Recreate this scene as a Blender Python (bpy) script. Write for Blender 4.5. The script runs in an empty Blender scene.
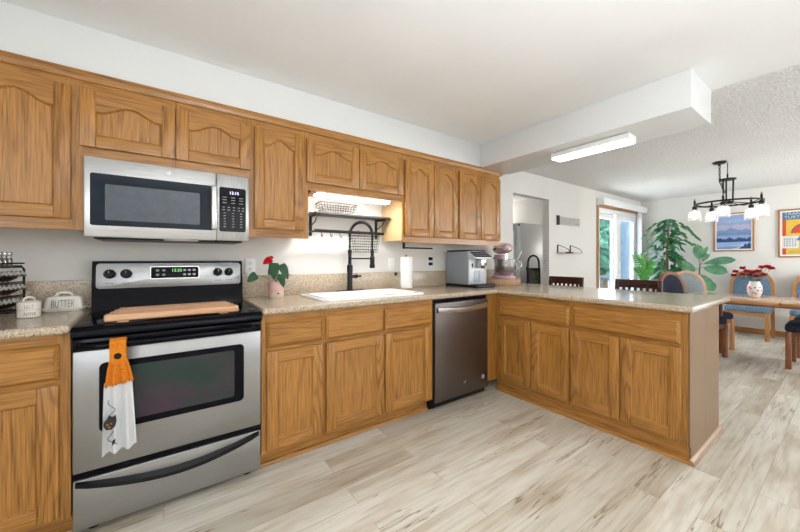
import bpy, bmesh, math, random
from math import sin, cos, pi, radians
from mathutils import Vector, Matrix

random.seed(7)
S = bpy.context.scene
COL = S.collection

# ------------------------------------------------------------------ camera
cd = bpy.data.cameras.new('camera'); cam = bpy.data.objects.new('camera', cd); COL.objects.link(cam)
cd.sensor_width = 36; cd.lens = 330 / 800 * 36; cd.shift_y = -6.5 / 800; cd.clip_start = 0.05
cam.location = (0, -2.54, 1.183); cam.rotation_euler = (radians(90), 0, radians(54.4 - 90))
S.camera = cam

# ------------------------------------------------------------------ world, lights, exposure
S.view_settings.view_transform = 'Standard'; S.view_settings.look = 'None'
S.view_settings.exposure = 0.0; S.view_settings.gamma = 1
w = bpy.data.worlds.new('world'); S.world = w; w.use_nodes = True
wn = w.node_tree.nodes; wl = w.node_tree.links
bg = wn['Background']; bg.inputs[1].default_value = 2.2
wtc = wn.new('ShaderNodeTexCoord'); wno = wn.new('ShaderNodeTexNoise'); wno.inputs['Scale'].default_value = 2.5
wno.inputs['Detail'].default_value = 4
wr = wn.new('ShaderNodeValToRGB'); wr.color_ramp.elements[0].position = .4; wr.color_ramp.elements[1].position = .65
wr.color_ramp.elements[0].color = (.62, .80, 1, 1); wr.color_ramp.elements[1].color = (1, 1, 1, 1)
wl.new(wtc.outputs['Generated'], wno.inputs['Vector']); wl.new(wno.outputs['Fac'], wr.inputs[0]); wl.new(wr.outputs[0], bg.inputs[0])

def area(name, loc, rot, sx, sy, power, col=(1, 1, 1)):
    l = bpy.data.lights.new(name, 'AREA'); l.shape = 'RECTANGLE'; l.size = sx; l.size_y = sy; l.energy = power; l.color = col
    o = bpy.data.objects.new(name, l); o.location = loc; o.rotation_euler = rot; COL.objects.link(o); return o
def lamp(name, loc, power, radius, col=(1, 1, 1)):
    l = bpy.data.lights.new(name, 'POINT'); l.energy = power; l.shadow_soft_size = radius; l.color = col
    o = bpy.data.objects.new(name, l); o.location = loc; COL.objects.link(o); return o
area('kitchen_window_daylight', (3.6, -4.9, 1.5), (radians(90), 0, radians(18)), 1.5, 1.25, 15, (.97, .985, 1))
area('side_fill', (-1.55, -3.7, 1.5), (radians(90), 0, radians(-90)), 1.3, 1.2, 24, (.97, .985, 1))  # added fill for the peninsula fronts, no window known on this side
area('dining_window_daylight', (6.1, -4.9, 1.45), (radians(90), 0, 0), 1.7, 1.4, 26, (.97, .985, 1))
area('patio_door_daylight', (6.7, .35, 1.2), (radians(-90), 0, 0), 1.5, 1.9, 85, (.94, .97, 1))
lamp('kitchen_fill', (.9, -4.1, 1.75), 13, .3, (.98, .985, 1))  # added fill behind the camera for ceiling and walls, no pendant known there
area('kitchen_ceiling_fill', (.5, -3.3, 1.25), (radians(180), 0, 0), .7, .7, 70, (.93, .965, 1))  # added upward fill that brightens the kitchen ceiling, not a fixture
lamp('dining_fill', (6.2, -3.7, 1.5), 78, .2, (1, .99, .97))  # added fill to brighten the dining side, no second pendant known
lamp('hall_fill', (5.4, .24, 1.4), 4.5, .12, (1, .97, .92))  # unseen fill added to light the refrigerator front
lamp('hall_far_fill', (5.35, 1.9, 2.05), 16, .1, (1, .97, .92))  # second unseen fill, added to lift the dark hall walls
sd = bpy.data.lights.new('sun', 'SUN'); sd.energy = 2.5; sd.angle = radians(2); so = bpy.data.objects.new('sun', sd)
sd.energy = 4; so.rotation_euler = (radians(-38), radians(8), 0); COL.objects.link(so)

# ------------------------------------------------------------------ mesh builder
class MB:
    def __init__(s, off=(0, 0, 0)):
        s.bm = bmesh.new(); s.mats = []; s.off = Vector(off)
    def mi(s, m):
        if m not in s.mats: s.mats.append(m)
        return s.mats.index(m)
    def faces(s, vs, fs, m, smooth=True):
        bv = [s.bm.verts.new(v) for v in vs]; k = s.mi(m); out = []
        for f in fs:
            try: fc = s.bm.faces.new([bv[i] for i in f])
            except ValueError: continue
            fc.material_index = k; fc.smooth = smooth; out.append(fc)
        return bv, out
    def box(s, x0, x1, y0, y1, z0, z1, m, bev=0, seg=2, M=None):
        x0, x1 = min(x0, x1), max(x0, x1); y0, y1 = min(y0, y1), max(y0, y1); z0, z1 = min(z0, z1), max(z0, z1)
        vs = [(x, y, z) for x in (x0, x1) for y in (y0, y1) for z in (z0, z1)]
        if M is not None: vs = [M @ Vector(v) for v in vs]
        bv, fc = s.faces(vs, [(0, 1, 3, 2), (4, 6, 7, 5), (0, 4, 5, 1), (2, 3, 7, 6), (0, 2, 6, 4), (1, 5, 7, 3)], m)
        if bev:
            es = list({e for f in fc for e in f.edges})
            r = bmesh.ops.bevel(s.bm, geom=es, offset=min(bev, .49 * min(x1 - x0, y1 - y0, z1 - z0)), segments=seg, affect='EDGES', profile=.5)
            for f in r['faces']: f.smooth = True; f.material_index = s.mi(m)
        return s
    def prism(s, pts, fn, d0, d1, m, bev=0):
        """closed 2D outline pts, fn(a,b,d)->xyz, from depth d0 to d1"""
        n = len(pts)
        vs = [fn(a, b, d0) for a, b in pts] + [fn(a, b, d1) for a, b in pts]
        fs = [tuple(range(n)), tuple(range(2 * n - 1, n - 1, -1))] + [(i, i + n, (i + 1) % n + n, (i + 1) % n) for i in range(n)]
        bv, fc = s.faces(vs, fs, m)
        if bev:
            es = list({e for f in fc[:2] for e in f.edges})
            r = bmesh.ops.bevel(s.bm, geom=es, offset=bev, segments=2, affect='EDGES', profile=.5)
            for f in r['faces']: f.material_index = s.mi(m); f.smooth = True
        return s
    def tube(s, pts, r, m, seg=8, closed=False, cap=True):
        P = [Vector(p) for p in pts]; n = len(P)
        R = r if isinstance(r, (list, tuple)) else [r] * n
        T = []
        for i in range(n):
            a = P[i - 1] if (i > 0 or closed) else P[i]; b = P[(i + 1) % n] if (i < n - 1 or closed) else P[i]
            t = b - a
            T.append(t.normalized() if t.length > 1e-9 else Vector((0, 0, 1)))
        up = Vector((0, 0, 1)) if abs(T[0].z) < .9 else Vector((1, 0, 0))
        N = (up - T[0] * up.dot(T[0])).normalized(); vs = []
        for i in range(n):
            N = N - T[i] * N.dot(T[i])
            N = N.normalized() if N.length > 1e-6 else T[i].orthogonal().normalized()
            B = T[i].cross(N)
            for k in range(seg):
                a = 2 * pi * k / seg; vs.append(P[i] + (N * cos(a) + B * sin(a)) * R[i])
        fs = []
        for i in range(n if closed else n - 1):
            j = (i + 1) % n
            for k in range(seg):
                k2 = (k + 1) % seg; fs.append((i * seg + k, i * seg + k2, j * seg + k2, j * seg + k))
        if not closed and cap:
            fs.append(tuple(range(seg))[::-1]); fs.append(tuple(range((n - 1) * seg, n * seg)))
        s.faces(vs, fs, m); return s
    def lathe(s, prof, c, m, seg=24, axis='z', M=None, scale=(1, 1)):
        c = Vector(c); vs = []; n = len(prof)
        for r, z in prof:
            for k in range(seg):
                a = 2 * pi * k / seg; x, y = r * cos(a) * scale[0], r * sin(a) * scale[1]
                p = {'z': (x, y, z), 'y': (x, -z, y), 'x': (-z, x, y)}[axis]
                p = Vector(p)
                if M is not None: p = M @ p
                vs.append(c + p)
        fs = [(i * seg + k, i * seg + (k + 1) % seg, (i + 1) * seg + (k + 1) % seg, (i + 1) * seg + k) for i in range(n - 1) for k in range(seg)]
        if prof[0][0] > 1e-6: fs.append(tuple(range(seg))[::-1])
        if prof[-1][0] > 1e-6: fs.append(tuple(range((n - 1) * seg, n * seg)))
        bv, _ = s.faces(vs, fs, m); bmesh.ops.remove_doubles(s.bm, verts=bv, dist=1e-7)
        return s
    def ball(s, c, r, m, seg=12, M=None):
        rx = r if isinstance(r, (tuple, list)) else (r, r, r)
        n = seg // 2; vs = []; fs = []
        for i in range(n + 1):
            th = pi * i / n
            for k in range(seg):
                a = 2 * pi * k / seg; p = Vector((rx[0] * sin(th) * cos(a), rx[1] * sin(th) * sin(a), rx[2] * cos(th)))
                if M is not None: p = M @ p
                vs.append(Vector(c) + p)
        for i in range(n):
            for k in range(seg): fs.append((i * seg + k, (i + 1) * seg + k, (i + 1) * seg + (k + 1) % seg, i * seg + (k + 1) % seg))
        bv, _ = s.faces(vs, fs, m); bmesh.ops.remove_doubles(s.bm, verts=bv, dist=1e-7); return s
    def grid(s, xs, ys, keep, d0, d1, fn, m):
        """slab of grid cells with holes; fn(a,b,d)->xyz"""
        V = {}; k = s.mi(m)
        def v(i, j, d):
            if (i, j, d) not in V: V[i, j, d] = s.bm.verts.new(fn(xs[i], ys[j], d1 if d else d0))
            return V[i, j, d]
        nx, ny = len(xs) - 1, len(ys) - 1
        K = lambda i, j: 0 <= i < nx and 0 <= j < ny and keep((xs[i] + xs[i + 1]) / 2, (ys[j] + ys[j + 1]) / 2)
        def q(*a):
            f = s.bm.faces.new(a); f.material_index = k
        for i in range(nx):
            for j in range(ny):
                if not K(i, j): continue
                for d in (0, 1): q(v(i, j, d), v(i + 1, j, d), v(i + 1, j + 1, d), v(i, j + 1, d))
                for (di, dj, a, b) in ((-1, 0, (i, j), (i, j + 1)), (1, 0, (i + 1, j), (i + 1, j + 1)), (0, -1, (i, j), (i + 1, j)), (0, 1, (i, j + 1), (i + 1, j + 1))):
                    if not K(i + di, j + dj): q(v(*a, 0), v(*b, 0), v(*b, 1), v(*a, 1))
        return s
    def build(s, name, parent=None, sharp=38, bevmod=0):
        bm = s.bm
        bad = [f for f in bm.faces if f.calc_area() < 1e-12]
        if bad: bmesh.ops.delete(bm, geom=bad, context='FACES')
        bmesh.ops.recalc_face_normals(bm, faces=bm.faces)
        if s.off.length: bmesh.ops.translate(bm, verts=bm.verts, vec=-s.off)
        me = bpy.data.meshes.new(name); bm.to_mesh(me); bm.free()
        for m in s.mats: me.materials.append(m)
        me.shade_smooth()
        me.set_sharp_from_angle(angle=radians(sharp))
        o = bpy.data.objects.new(name, me); COL.objects.link(o)
        if parent is not None: o.parent = parent
        if bevmod:
            b = o.modifiers.new('b', 'BEVEL'); b.width = bevmod; b.segments = 3; b.limit_method = 'ANGLE'; b.angle_limit = radians(50)
        return o

def tag(o, label, cat, group=None, kind=None):
    if label: o['label'] = label
    if cat: o['category'] = cat
    if group: o['group'] = group
    if kind: o['kind'] = kind
    return o
def thing(name, label, cat, loc=(0, 0, 0), rz=0, group=None):
    o = bpy.data.objects.new(name, None); COL.objects.link(o); o.location = loc; o.rotation_euler = (0, 0, rz); o.empty_display_size = .1
    return tag(o, label, cat, group)
def B(t): return MB(t.location)          # builder whose coordinates are world coordinates of an unrotated thing
def struct(o): o['kind'] = 'structure'; return o
def kids(o): return [c for c in bpy.data.objects if c.parent is o]
def dup(o, loc, rz, label, group=None, parent=None):
    r = o.copy(); COL.objects.link(r)
    if parent is None:
        r.location = loc; r.rotation_euler = (0, 0, rz); r['label'] = label
        if group: r['group'] = group
    else: r.parent = parent
    for c in kids(o): dup(c, None, 0, None, None, r)
    return r
def text(body, name, parent, loc, rot, size, m, ext=.0008, align='CENTER', sx=1, shear=0, thin=0):
    c = bpy.data.curves.new(name, 'FONT'); c.body = body; c.size = size; c.extrude = ext; c.align_x = align; c.align_y = 'CENTER'; c.shear = shear; c.offset = -thin * size
    c.materials.append(m); tmp = bpy.data.objects.new('tmp', c); me = bpy.data.meshes.new_from_object(tmp); bpy.data.objects.remove(tmp); bpy.data.curves.remove(c)
    me.name = name; o = bpy.data.objects.new(name, me); COL.objects.link(o)
    o.location = Vector(loc) - (Vector(parent.location) if parent and parent.type == 'EMPTY' else Vector()); o.rotation_euler = rot; o.scale = (sx, 1, 1)
    if parent: o.parent = parent
    return o
FY = (radians(90), 0, 0); FX = (radians(90), 0, radians(-90))   # lettering facing -Y / facing -X

# ------------------------------------------------------------------ materials
def nt(name):
    m = bpy.data.materials.new(name); m.use_nodes = True
    return m, m.node_tree.nodes, m.node_tree.links, m.node_tree.nodes['Principled BSDF']
def ramp(n, stops):
    r = n.new('ShaderNodeValToRGB'); e = r.color_ramp.elements
    while len(e) < len(stops): e.new(.5)
    for x, (p, c) in zip(e, stops): x.position = p; x.color = (*c, 1)
    return r
def simple(name, col, rough=.5, metal=0, var=.06, scale=30, bump=0, bscale=200, **kw):
    m, n, l, b = nt(name)
    tc = n.new('ShaderNodeTexCoord'); no = n.new('ShaderNodeTexNoise'); no.inputs['Scale'].default_value = scale; no.inputs['Detail'].default_value = 3
    l.new(tc.outputs['Object'], no.inputs['Vector'])
    r = ramp(n, [(.3, tuple(max(0, c * (1 - var)) for c in col)), (.7, tuple(min(1, c * (1 + var)) for c in col))])
    l.new(no.outputs['Fac'], r.inputs[0]); l.new(r.outputs[0], b.inputs['Base Color'])
    b.inputs['Roughness'].default_value = rough; b.inputs['Metallic'].default_value = metal
    for k, v in kw.items(): b.inputs[k.replace('_', ' ')].default_value = v
    if bump:
        n2 = n.new('ShaderNodeTexNoise'); n2.inputs['Scale'].default_value = bscale; n2.inputs['Detail'].default_value = 4
        bp = n.new('ShaderNodeBump'); bp.inputs['Strength'].default_value = bump; bp.inputs['Distance'].default_value = .03 if bump >= 1 else .01
        l.new(tc.outputs['Object'], n2.inputs['Vector']); l.new(n2.outputs['Fac'], bp.inputs['Height']); l.new(bp.outputs[0], b.inputs['Normal'])
    return m
def emit(name, col, st):
    m, n, l, b = nt(name); b.inputs['Base Color'].default_value = (*col, 1)
    no = n.new('ShaderNodeTexNoise'); no.inputs['Scale'].default_value = 3
    r = ramp(n, [(0, tuple(c * .97 for c in col)), (1, col)]); l.new(no.outputs['Fac'], r.inputs[0]); l.new(r.outputs[0], b.inputs['Emission Color'])
    b.inputs['Emission Strength'].default_value = st
    return m
def wood(name, axis, light, dark, rough=.32, ring=13, coat=.25, fig=(8.5, .55, -.13)):
    """oak: broad growth-ring figure plus fine pores, both stretched along axis"""
    m, n, l, b = nt(name)
    tc = n.new('ShaderNodeTexCoord'); oi = n.new('ShaderNodeObjectInfo')
    mul = n.new('ShaderNodeVectorMath'); mul.operation = 'MULTIPLY_ADD'
    cb = n.new('ShaderNodeCombineXYZ')
    for i, k in enumerate((37.1, 21.7, 13.3)):
        mm = n.new('ShaderNodeMath'); mm.operation = 'MULTIPLY'; mm.inputs[1].default_value = k
        l.new(oi.outputs['Random'], mm.inputs[0]); l.new(mm.outputs[0], cb.inputs[i])
    mul.inputs[1].default_value = (1, 1, 1); l.new(tc.outputs['Object'], mul.inputs[0]); l.new(cb.outputs[0], mul.inputs[2])
    def stretched(across, along):
        v = n.new('ShaderNodeVectorMath'); v.operation = 'MULTIPLY'; sc = [across] * 3; sc['xyz'.index(axis)] = along
        v.inputs[1].default_value = sc; l.new(mul.outputs[0], v.inputs[0]); return v
    v1 = stretched(fig[0], fig[1]); n1 = n.new('ShaderNodeTexNoise'); n1.inputs['Scale'].default_value = 1; n1.inputs['Detail'].default_value = 1.5
    l.new(v1.outputs[0], n1.inputs['Vector'])
    k = n.new('ShaderNodeMath'); k.operation = 'MULTIPLY'; k.inputs[1].default_value = ring * 2 * pi; l.new(n1.outputs['Fac'], k.inputs[0])
    sn = n.new('ShaderNodeMath'); sn.operation = 'SINE'; l.new(k.outputs[0], sn.inputs[0])
    v2 = stretched(210, 7); n2 = n.new('ShaderNodeTexNoise'); n2.inputs['Scale'].default_value = 1; n2.inputs['Detail'].default_value = 3
    l.new(v2.outputs[0], n2.inputs['Vector'])
    v3 = stretched(1.6, .5); n3 = n.new('ShaderNodeTexNoise'); n3.inputs['Scale'].default_value = 1; l.new(v3.outputs[0], n3.inputs['Vector'])
    a = n.new('ShaderNodeMath'); a.operation = 'MULTIPLY_ADD'; a.inputs[1].default_value = fig[2]
    hs = n.new('ShaderNodeMath'); hs.operation = 'MULTIPLY_ADD'; hs.inputs[1].default_value = .5; hs.inputs[2].default_value = .5; l.new(sn.outputs[0], hs.inputs[0])
    pw = n.new('ShaderNodeMath'); pw.operation = 'POWER'; pw.inputs[1].default_value = 3; l.new(hs.outputs[0], pw.inputs[0]); l.new(pw.outputs[0], a.inputs[0]); l.new(n2.outputs['Fac'], a.inputs[2])
    a2 = n.new('ShaderNodeMath'); a2.operation = 'MULTIPLY_ADD'; a2.inputs[1].default_value = .26; l.new(n3.outputs['Fac'], a2.inputs[0]); l.new(a.outputs[0], a2.inputs[2])
    mid = tuple((x + y) / 2 for x, y in zip(light, dark))
    r = ramp(n, [(.34, dark), (.54, mid), (.78, light)]); l.new(a2.outputs[0], r.inputs[0])
    l.new(r.outputs[0], b.inputs['Base Color']); b.inputs['Roughness'].default_value = rough; b.inputs['Coat Weight'].default_value = coat; b.inputs['Coat Roughness'].default_value = .25
    bp = n.new('ShaderNodeBump'); bp.inputs['Strength'].default_value = .12; bp.inputs['Distance'].default_value = .002
    l.new(n2.outputs['Fac'], bp.inputs['Height']); l.new(bp.outputs[0], b.inputs['Normal'])
    return m
OL, OD = (.48, .221, .045), (.20, .077, .012)
OAK = {a: wood('oak_' + a, a, OL, OD) for a in 'xyz'}
CATH = wood('oak_cathedral', 'z', OL, OD, fig=(5.5, 1.3, -.21))
MAP = wood('pale_veneer', 'z', (.72, .52, .28), (.60, .40, .19), ring=4)
CH = {a: wood('chair_oak_' + a, a, (.50, .23, .075), (.30, .12, .032)) for a in 'xyz'}
RED = {a: wood('red_oak_' + a, a, (.30, .10, .035), (.15, .045, .015)) for a in 'xyz'}
ESP = {a: wood('espresso_' + a, a, (.060, .014, .009), (.025, .006, .005), rough=.25) for a in 'xyz'}
BRD = wood('board_wood', 'x', (.74, .44, .26), (.55, .29, .15), rough=.45, coat=0)
SLAB = wood('slab_wood', 'z', (.52, .33, .19), (.33, .18, .09), rough=.55, coat=0)
TBL = wood('table_top_oak', 'x', (.58, .36, .17), (.45, .25, .10), rough=.12, coat=.8)
GRYW = wood('weathered_wood', 'x', (.64, .60, .55), (.48, .44, .40), rough=.8, coat=0)

def granite():
    m, n, l, b = nt('speckled_counter')
    tc = n.new('ShaderNodeTexCoord')
    v = n.new('ShaderNodeTexVoronoi'); v.inputs['Scale'].default_value = 300; l.new(tc.outputs['Object'], v.inputs['Vector'])
    no = n.new('ShaderNodeTexNoise'); no.inputs['Scale'].default_value = 120; no.inputs['Detail'].default_value = 5; l.new(tc.outputs['Object'], no.inputs['Vector'])
    sp = n.new('ShaderNodeSeparateColor'); l.new(v.outputs['Color'], sp.inputs[0])
    r = ramp(n, [(0, (.13, .085, .055)), (.07, (.27, .19, .125)), (.22, (.48, .375, .26)), (.62, (.55, .45, .33)), (.9, (.62, .53, .41)), (1, (.72, .65, .55))])
    l.new(sp.outputs[0], r.inputs[0])
    r2 = ramp(n, [(.33, (.62, .57, .52)), (.55, (1, 1, 1))]); l.new(no.outputs['Fac'], r2.inputs[0])
    mx = n.new('ShaderNodeMix'); mx.data_type = 'RGBA'; mx.blend_type = 'MULTIPLY'; mx.inputs[0].default_value = .7
    l.new(r.outputs[0], mx.inputs[6]); l.new(r2.outputs[0], mx.inputs[7]); l.new(mx.outputs[2], b.inputs['Base Color'])
    b.inputs['Roughness'].default_value = .22; b.inputs['Coat Weight'].default_value = .3; b.inputs['Coat Roughness'].default_value = .08
    return m
GRAN = granite()
def floor_mat():
    m, n, l, b = nt('grey_oak_planks')
    tc = n.new('ShaderNodeTexCoord')
    br = n.new('ShaderNodeTexBrick'); br.offset = .37; br.squash = 1
    br.inputs['Scale'].default_value = 1; br.inputs['Mortar Size'].default_value = .0016; br.inputs['Mortar Smooth'].default_value = .2
    br.inputs['Brick Width'].default_value = 1.22; br.inputs['Row Height'].default_value = .14
    br.inputs['Color1'].default_value = (0, 0, 0, 1); br.inputs['Color2'].default_value = (1, 1, 1, 1); br.inputs['Mortar'].default_value = (.5, .5, .5, 1)
    l.new(tc.outputs['Object'], br.inputs['Vector'])
    ad = n.new('ShaderNodeVectorMath'); ad.operation = 'MULTIPLY_ADD'; ad.inputs[1].default_value = (17, 31, 9); l.new(br.outputs['Color'], ad.inputs[0]); l.new(tc.outputs['Object'], ad.inputs[2])
    def st(sx, sy, det, rough=.6):
        v = n.new('ShaderNodeVectorMath'); v.operation = 'MULTIPLY'; v.inputs[1].default_value = (sx, sy, 1); l.new(ad.outputs[0], v.inputs[0])
        q = n.new('ShaderNodeTexNoise'); q.inputs['Scale'].default_value = 1; q.inputs['Detail'].default_value = det; q.inputs['Roughness'].default_value = rough; l.new(v.outputs[0], q.inputs['Vector']); return q
    g = st(3, 55, 5); bl = st(1.6, 8, 3); ck = st(.55, 10, 4)
    tone = ramp(n, [(0, (.55, .505, .42)), (.45, (.64, .60, .515)), (1, (.70, .67, .595))]); l.new(br.outputs['Color'], tone.inputs[0])
    gr = ramp(n, [(.25, (.66, .60, .54)), (.5, (.97, .97, .96)), (.8, (1.08, 1.08, 1.08))]); l.new(g.outputs['Fac'], gr.inputs[0])
    brn = ramp(n, [(.33, (.66, .57, .48)), (.44, (.86, .81, .75)), (.55, (1, 1, 1)), (.8, (1.04, 1.05, 1.07))]); l.new(bl.outputs['Fac'], brn.inputs[0])
    cr = ramp(n, [(.490, (1, 1, 1)), (.498, (.42, .34, .27)), (.502, (.42, .34, .27)), (.510, (1, 1, 1))]); l.new(ck.outputs['Fac'], cr.inputs[0])
    # cracks only in patches
    pt = st(.7, 2.2, 1); pr = ramp(n, [(.50, (0, 0, 0)), (.60, (1, 1, 1))]); l.new(pt.outputs['Fac'], pr.inputs[0])
    def mul(a, c, f=1.0, fin=None):
        x = n.new('ShaderNodeMix'); x.data_type = 'RGBA'; x.blend_type = 'MULTIPLY'; x.inputs[0].default_value = f; l.new(a, x.inputs[6]); l.new(c, x.inputs[7])
        if fin is not None: l.new(fin, x.inputs[0])
        return x.outputs[2]
    c = mul(tone.outputs[0], gr.outputs[0], .75); c = mul(c, brn.outputs[0], .8); c = mul(c, cr.outputs[0], 1, pr.outputs[0])
    sm = ramp(n, [(0, (1, 1, 1)), (1, (.78, .75, .71))]); l.new(br.outputs['Fac'], sm.inputs[0]); c = mul(c, sm.outputs[0], 1)
    l.new(c, b.inputs['Base Color']); b.inputs['Roughness'].default_value = .38; b.inputs['Specular IOR Level'].default_value = .4
    bp = n.new('ShaderNodeBump'); bp.inputs['Strength'].default_value = .15; bp.inputs['Distance'].default_value = .002; l.new(g.outputs['Fac'], bp.inputs['Height']); l.new(bp.outputs[0], b.inputs['Normal'])
    return m
FLOOR = floor_mat()
def steel(name, col, rough, axis='x'):
    m, n, l, b = nt(name); tc = n.new('ShaderNodeTexCoord'); v = n.new('ShaderNodeVectorMath'); v.operation = 'MULTIPLY'
    sc = [500] * 3; sc['xyz'.index(axis)] = 3; v.inputs[1].default_value = sc; l.new(tc.outputs['Object'], v.inputs[0])
    no = n.new('ShaderNodeTexNoise'); no.inputs['Scale'].default_value = 1; no.inputs['Detail'].default_value = 2; l.new(v.outputs[0], no.inputs['Vector'])
    r = ramp(n, [(.3, tuple(c * .93 for c in col)), (.7, tuple(c * 1.05 for c in col))]); l.new(no.outputs['Fac'], r.inputs[0]); l.new(r.outputs[0], b.inputs['Base Color'])
    rr = ramp(n, [(.3, (rough * .85,) * 3), (.7, (rough * 1.2,) * 3)]); l.new(no.outputs['Fac'], rr.inputs[0]); l.new(rr.outputs[0], b.inputs['Roughness'])
    b.inputs['Metallic'].default_value = 1; b.inputs['Anisotropic'].default_value = .4
    return m
STEEL = steel('brushed_steel', (.40, .405, .41), .34)
STEELM = steel('bright_brushed_steel', (.60, .605, .61), .30)
STEELV = steel('brushed_steel_upright', (.48, .485, .49), .28, 'z')
DWST = steel('dark_brushed_steel', (.19, .165, .157), .38, 'z')
BOWL = simple('bowl_steel', (.50, .50, .51), .22, 1)
CHROME = simple('chrome', (.75, .75, .75), .08, 1)
BLK = simple('black_gloss', (.003, .003, .006), .08, 0, Specular_IOR_Level=.12)
BLKS = simple('black_satin', (.005, .005, .007), .35, Specular_IOR_Level=.3)
IRON = simple('black_iron', (.009, .008, .008), .4, .2, Specular_IOR_Level=.35)
OVEN = simple('oven_glass', (.020, .034, .028), .06, 0, var=.5, scale=4, Specular_IOR_Level=.3)
for e_, c_ in zip(OVEN.node_tree.nodes['Color Ramp'].color_ramp.elements, ((.012, .045, .032, 1), (.055, .036, .050, 1))): e_.color = c_  # iridescent green and purple sheen put into the glass colour
MWG = simple('microwave_glass', (.010, .016, .026), .06, 0, var=.3, scale=5, Specular_IOR_Level=.2)
MWI = simple('microwave_mesh_window', (.075, .09, .115), .2, 0, var=.1)
WALL = simple('wall_paint', (.76, .745, .71), .7, var=.015, scale=3, bump=.06, bscale=150)
WHITE = simple('white_paint', (.70, .712, .712), .6, var=.012, scale=3, bump=.05, bscale=150)
CEIL = simple('smooth_ceiling', (.84, .85, .85), .75, var=.02, scale=2, bump=.05, bscale=90)
TEXC = simple('textured_ceiling', (.82, .82, .805), .85, var=.17, scale=75, bump=1.0, bscale=55)
VINYL = simple('white_vinyl', (.85, .86, .86), .35, var=.02)
PORC = simple('white_porcelain', (.84, .84, .83), .12, var=.01, Coat_Weight=.4)
CREAM = simple('cream_ceramic', (.80, .76, .69), .22, var=.03)
INK = simple('black_lettering', (.02, .02, .022), .6)
GREYINK = simple('grey_lettering', (.30, .30, .31), .6)
WHINK = simple('white_lettering', (.75, .76, .78), .5)
FRDG = simple('fridge_grey', (.60, .60, .595), .4, var=.03)
BLUEST = simple('blue_sticker', (.02, .10, .42), .4)
ORG = simple('orange_crochet', (.92, .25, .008), .85, var=.3, scale=180, bump=.9, bscale=220)
TOWEL = simple('white_terry', (.80, .81, .82), .95, var=.04, scale=120, bump=.6, bscale=380)
PINKPOT = simple('pink_glaze', (.70, .42, .42), .3, var=.1, scale=25)
SAND = simple('sand_glaze', (.66, .54, .41), .6, var=.05)
SOIL = simple('soil', (.03, .02, .014), .95, var=.4, scale=90)
LEAF = simple('dark_leaf', (.03, .16, .05), .3, var=.45, scale=14, Coat_Weight=.2)
LEAFA = simple('anthurium_leaf', (.010, .070, .022), .3, var=.4, scale=20, Coat_Weight=.2)
LEAFB = simple('bright_leaf', (.06, .28, .035), .35, var=.4, scale=12)
LEAFF = simple('fig_leaf', (.09, .25, .13), .35, var=.4, scale=9)
LEAFP = simple('silver_leaf', (.42, .52, .52), .45, var=.35, scale=20)
STEM = simple('brown_stem', (.20, .115, .055), .8, var=.3)
GSTEM = simple('green_stem', (.07, .20, .04), .6, var=.2)
REDF = simple('red_petal', (.75, .03, .045), .45, var=.4, scale=60)
ANTH = simple('red_spathe', (.45, .008, .015), .2, var=.2)
PINKM = simple('pink_enamel', (.62, .40, .44), .16, var=.02, Coat_Weight=.5)
APPL = simple('silver_plastic', (.36, .40, .46), .38, .2, var=.02)
APPF = simple('pale_silver_plastic', (.62, .64, .66), .35, .2, var=.02)
PAPER = simple('paper_towel', (.86, .86, .85), .9, var=.03, bump=.3, bscale=90)
BRASS = simple('brass', (.45, .28, .10), .3, 1)
WIRE = simple('grey_wire', (.16, .16, .165), .4, .3)
NAVY = simple('navy_fabric', (.010, .018, .055), .9, var=.4, scale=150, bump=.3, bscale=500)
CONC = simple('patio_concrete', (.70, .69, .66), .9, var=.08, scale=3)
TREE = simple('tree_leaves', (.16, .42, .30), .7, var=.6, scale=5)
PATB = simple('patio_blue', (.10, .17, .26), .5)
SIDG = simple('siding_blue_grey', (.25, .31, .40), .7, var=.05)
LEDM = emit('led_tube', (1, .97, .92), 7.0)
STRIP = emit('led_strip', (1, .98, .96), 48.0)
BULB = emit('bulb_glow', (1, .94, .85), 7.0)
GRNL = emit('green_digits', (.25, .9, .25), .9)
BLUL = emit('white_digits', (.65, .68, 1), 1.6)
def fabric(name, c1, c2):
    m, n, l, b = nt(name); tc = n.new('ShaderNodeTexCoord'); v = n.new('ShaderNodeVectorMath'); v.operation = 'MULTIPLY'; v.inputs[1].default_value = (190, 40, 40)
    l.new(tc.outputs['Object'], v.inputs[0]); no = n.new('ShaderNodeTexNoise'); no.inputs['Scale'].default_value = 1; no.inputs['Detail'].default_value = 3; l.new(v.outputs[0], no.inputs['Vector'])
    r = ramp(n, [(.35, c1), (.65, c2)]); l.new(no.outputs['Fac'], r.inputs[0]); l.new(r.outputs[0], b.inputs['Base Color']); b.inputs['Roughness'].default_value = .9
    return m
FAB = fabric('blue_stripe_fabric', (.065, .12, .19), (.17, .25, .34))
FABG = fabric('grey_blue_fabric', (.17, .20, .22), (.30, .33, .33))
FABD = fabric('dark_blue_fabric', (.006, .010, .026), (.022, .030, .055))
def glass(name, tint=(1, 1, 1), mixf=.12, rough=.02):
    m, n, l, b = nt(name); out = n['Material Output']
    t = n.new('ShaderNodeBsdfTransparent'); t.inputs[0].default_value = (*tint, 1); g = n.new('ShaderNodeBsdfGlossy'); g.inputs['Roughness'].default_value = rough
    no = n.new('ShaderNodeTexNoise'); no.inputs['Scale'].default_value = 2
    mm = n.new('ShaderNodeMath'); mm.operation = 'MULTIPLY_ADD'; mm.inputs[1].default_value = .02; mm.inputs[2].default_value = mixf; l.new(no.outputs['Fac'], mm.inputs[0])
    mx = n.new('ShaderNodeMixShader'); l.new(mm.outputs[0], mx.inputs[0]); l.new(t.outputs[0], mx.inputs[1]); l.new(g.outputs[0], mx.inputs[2]); l.new(mx.outputs[0], out.inputs[0])
    return m
GLASS = glass('clear_glass', (.97, .99, .99), .08); JARG = glass('jar_glass', (.80, .82, .82), .2, .1)
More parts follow.
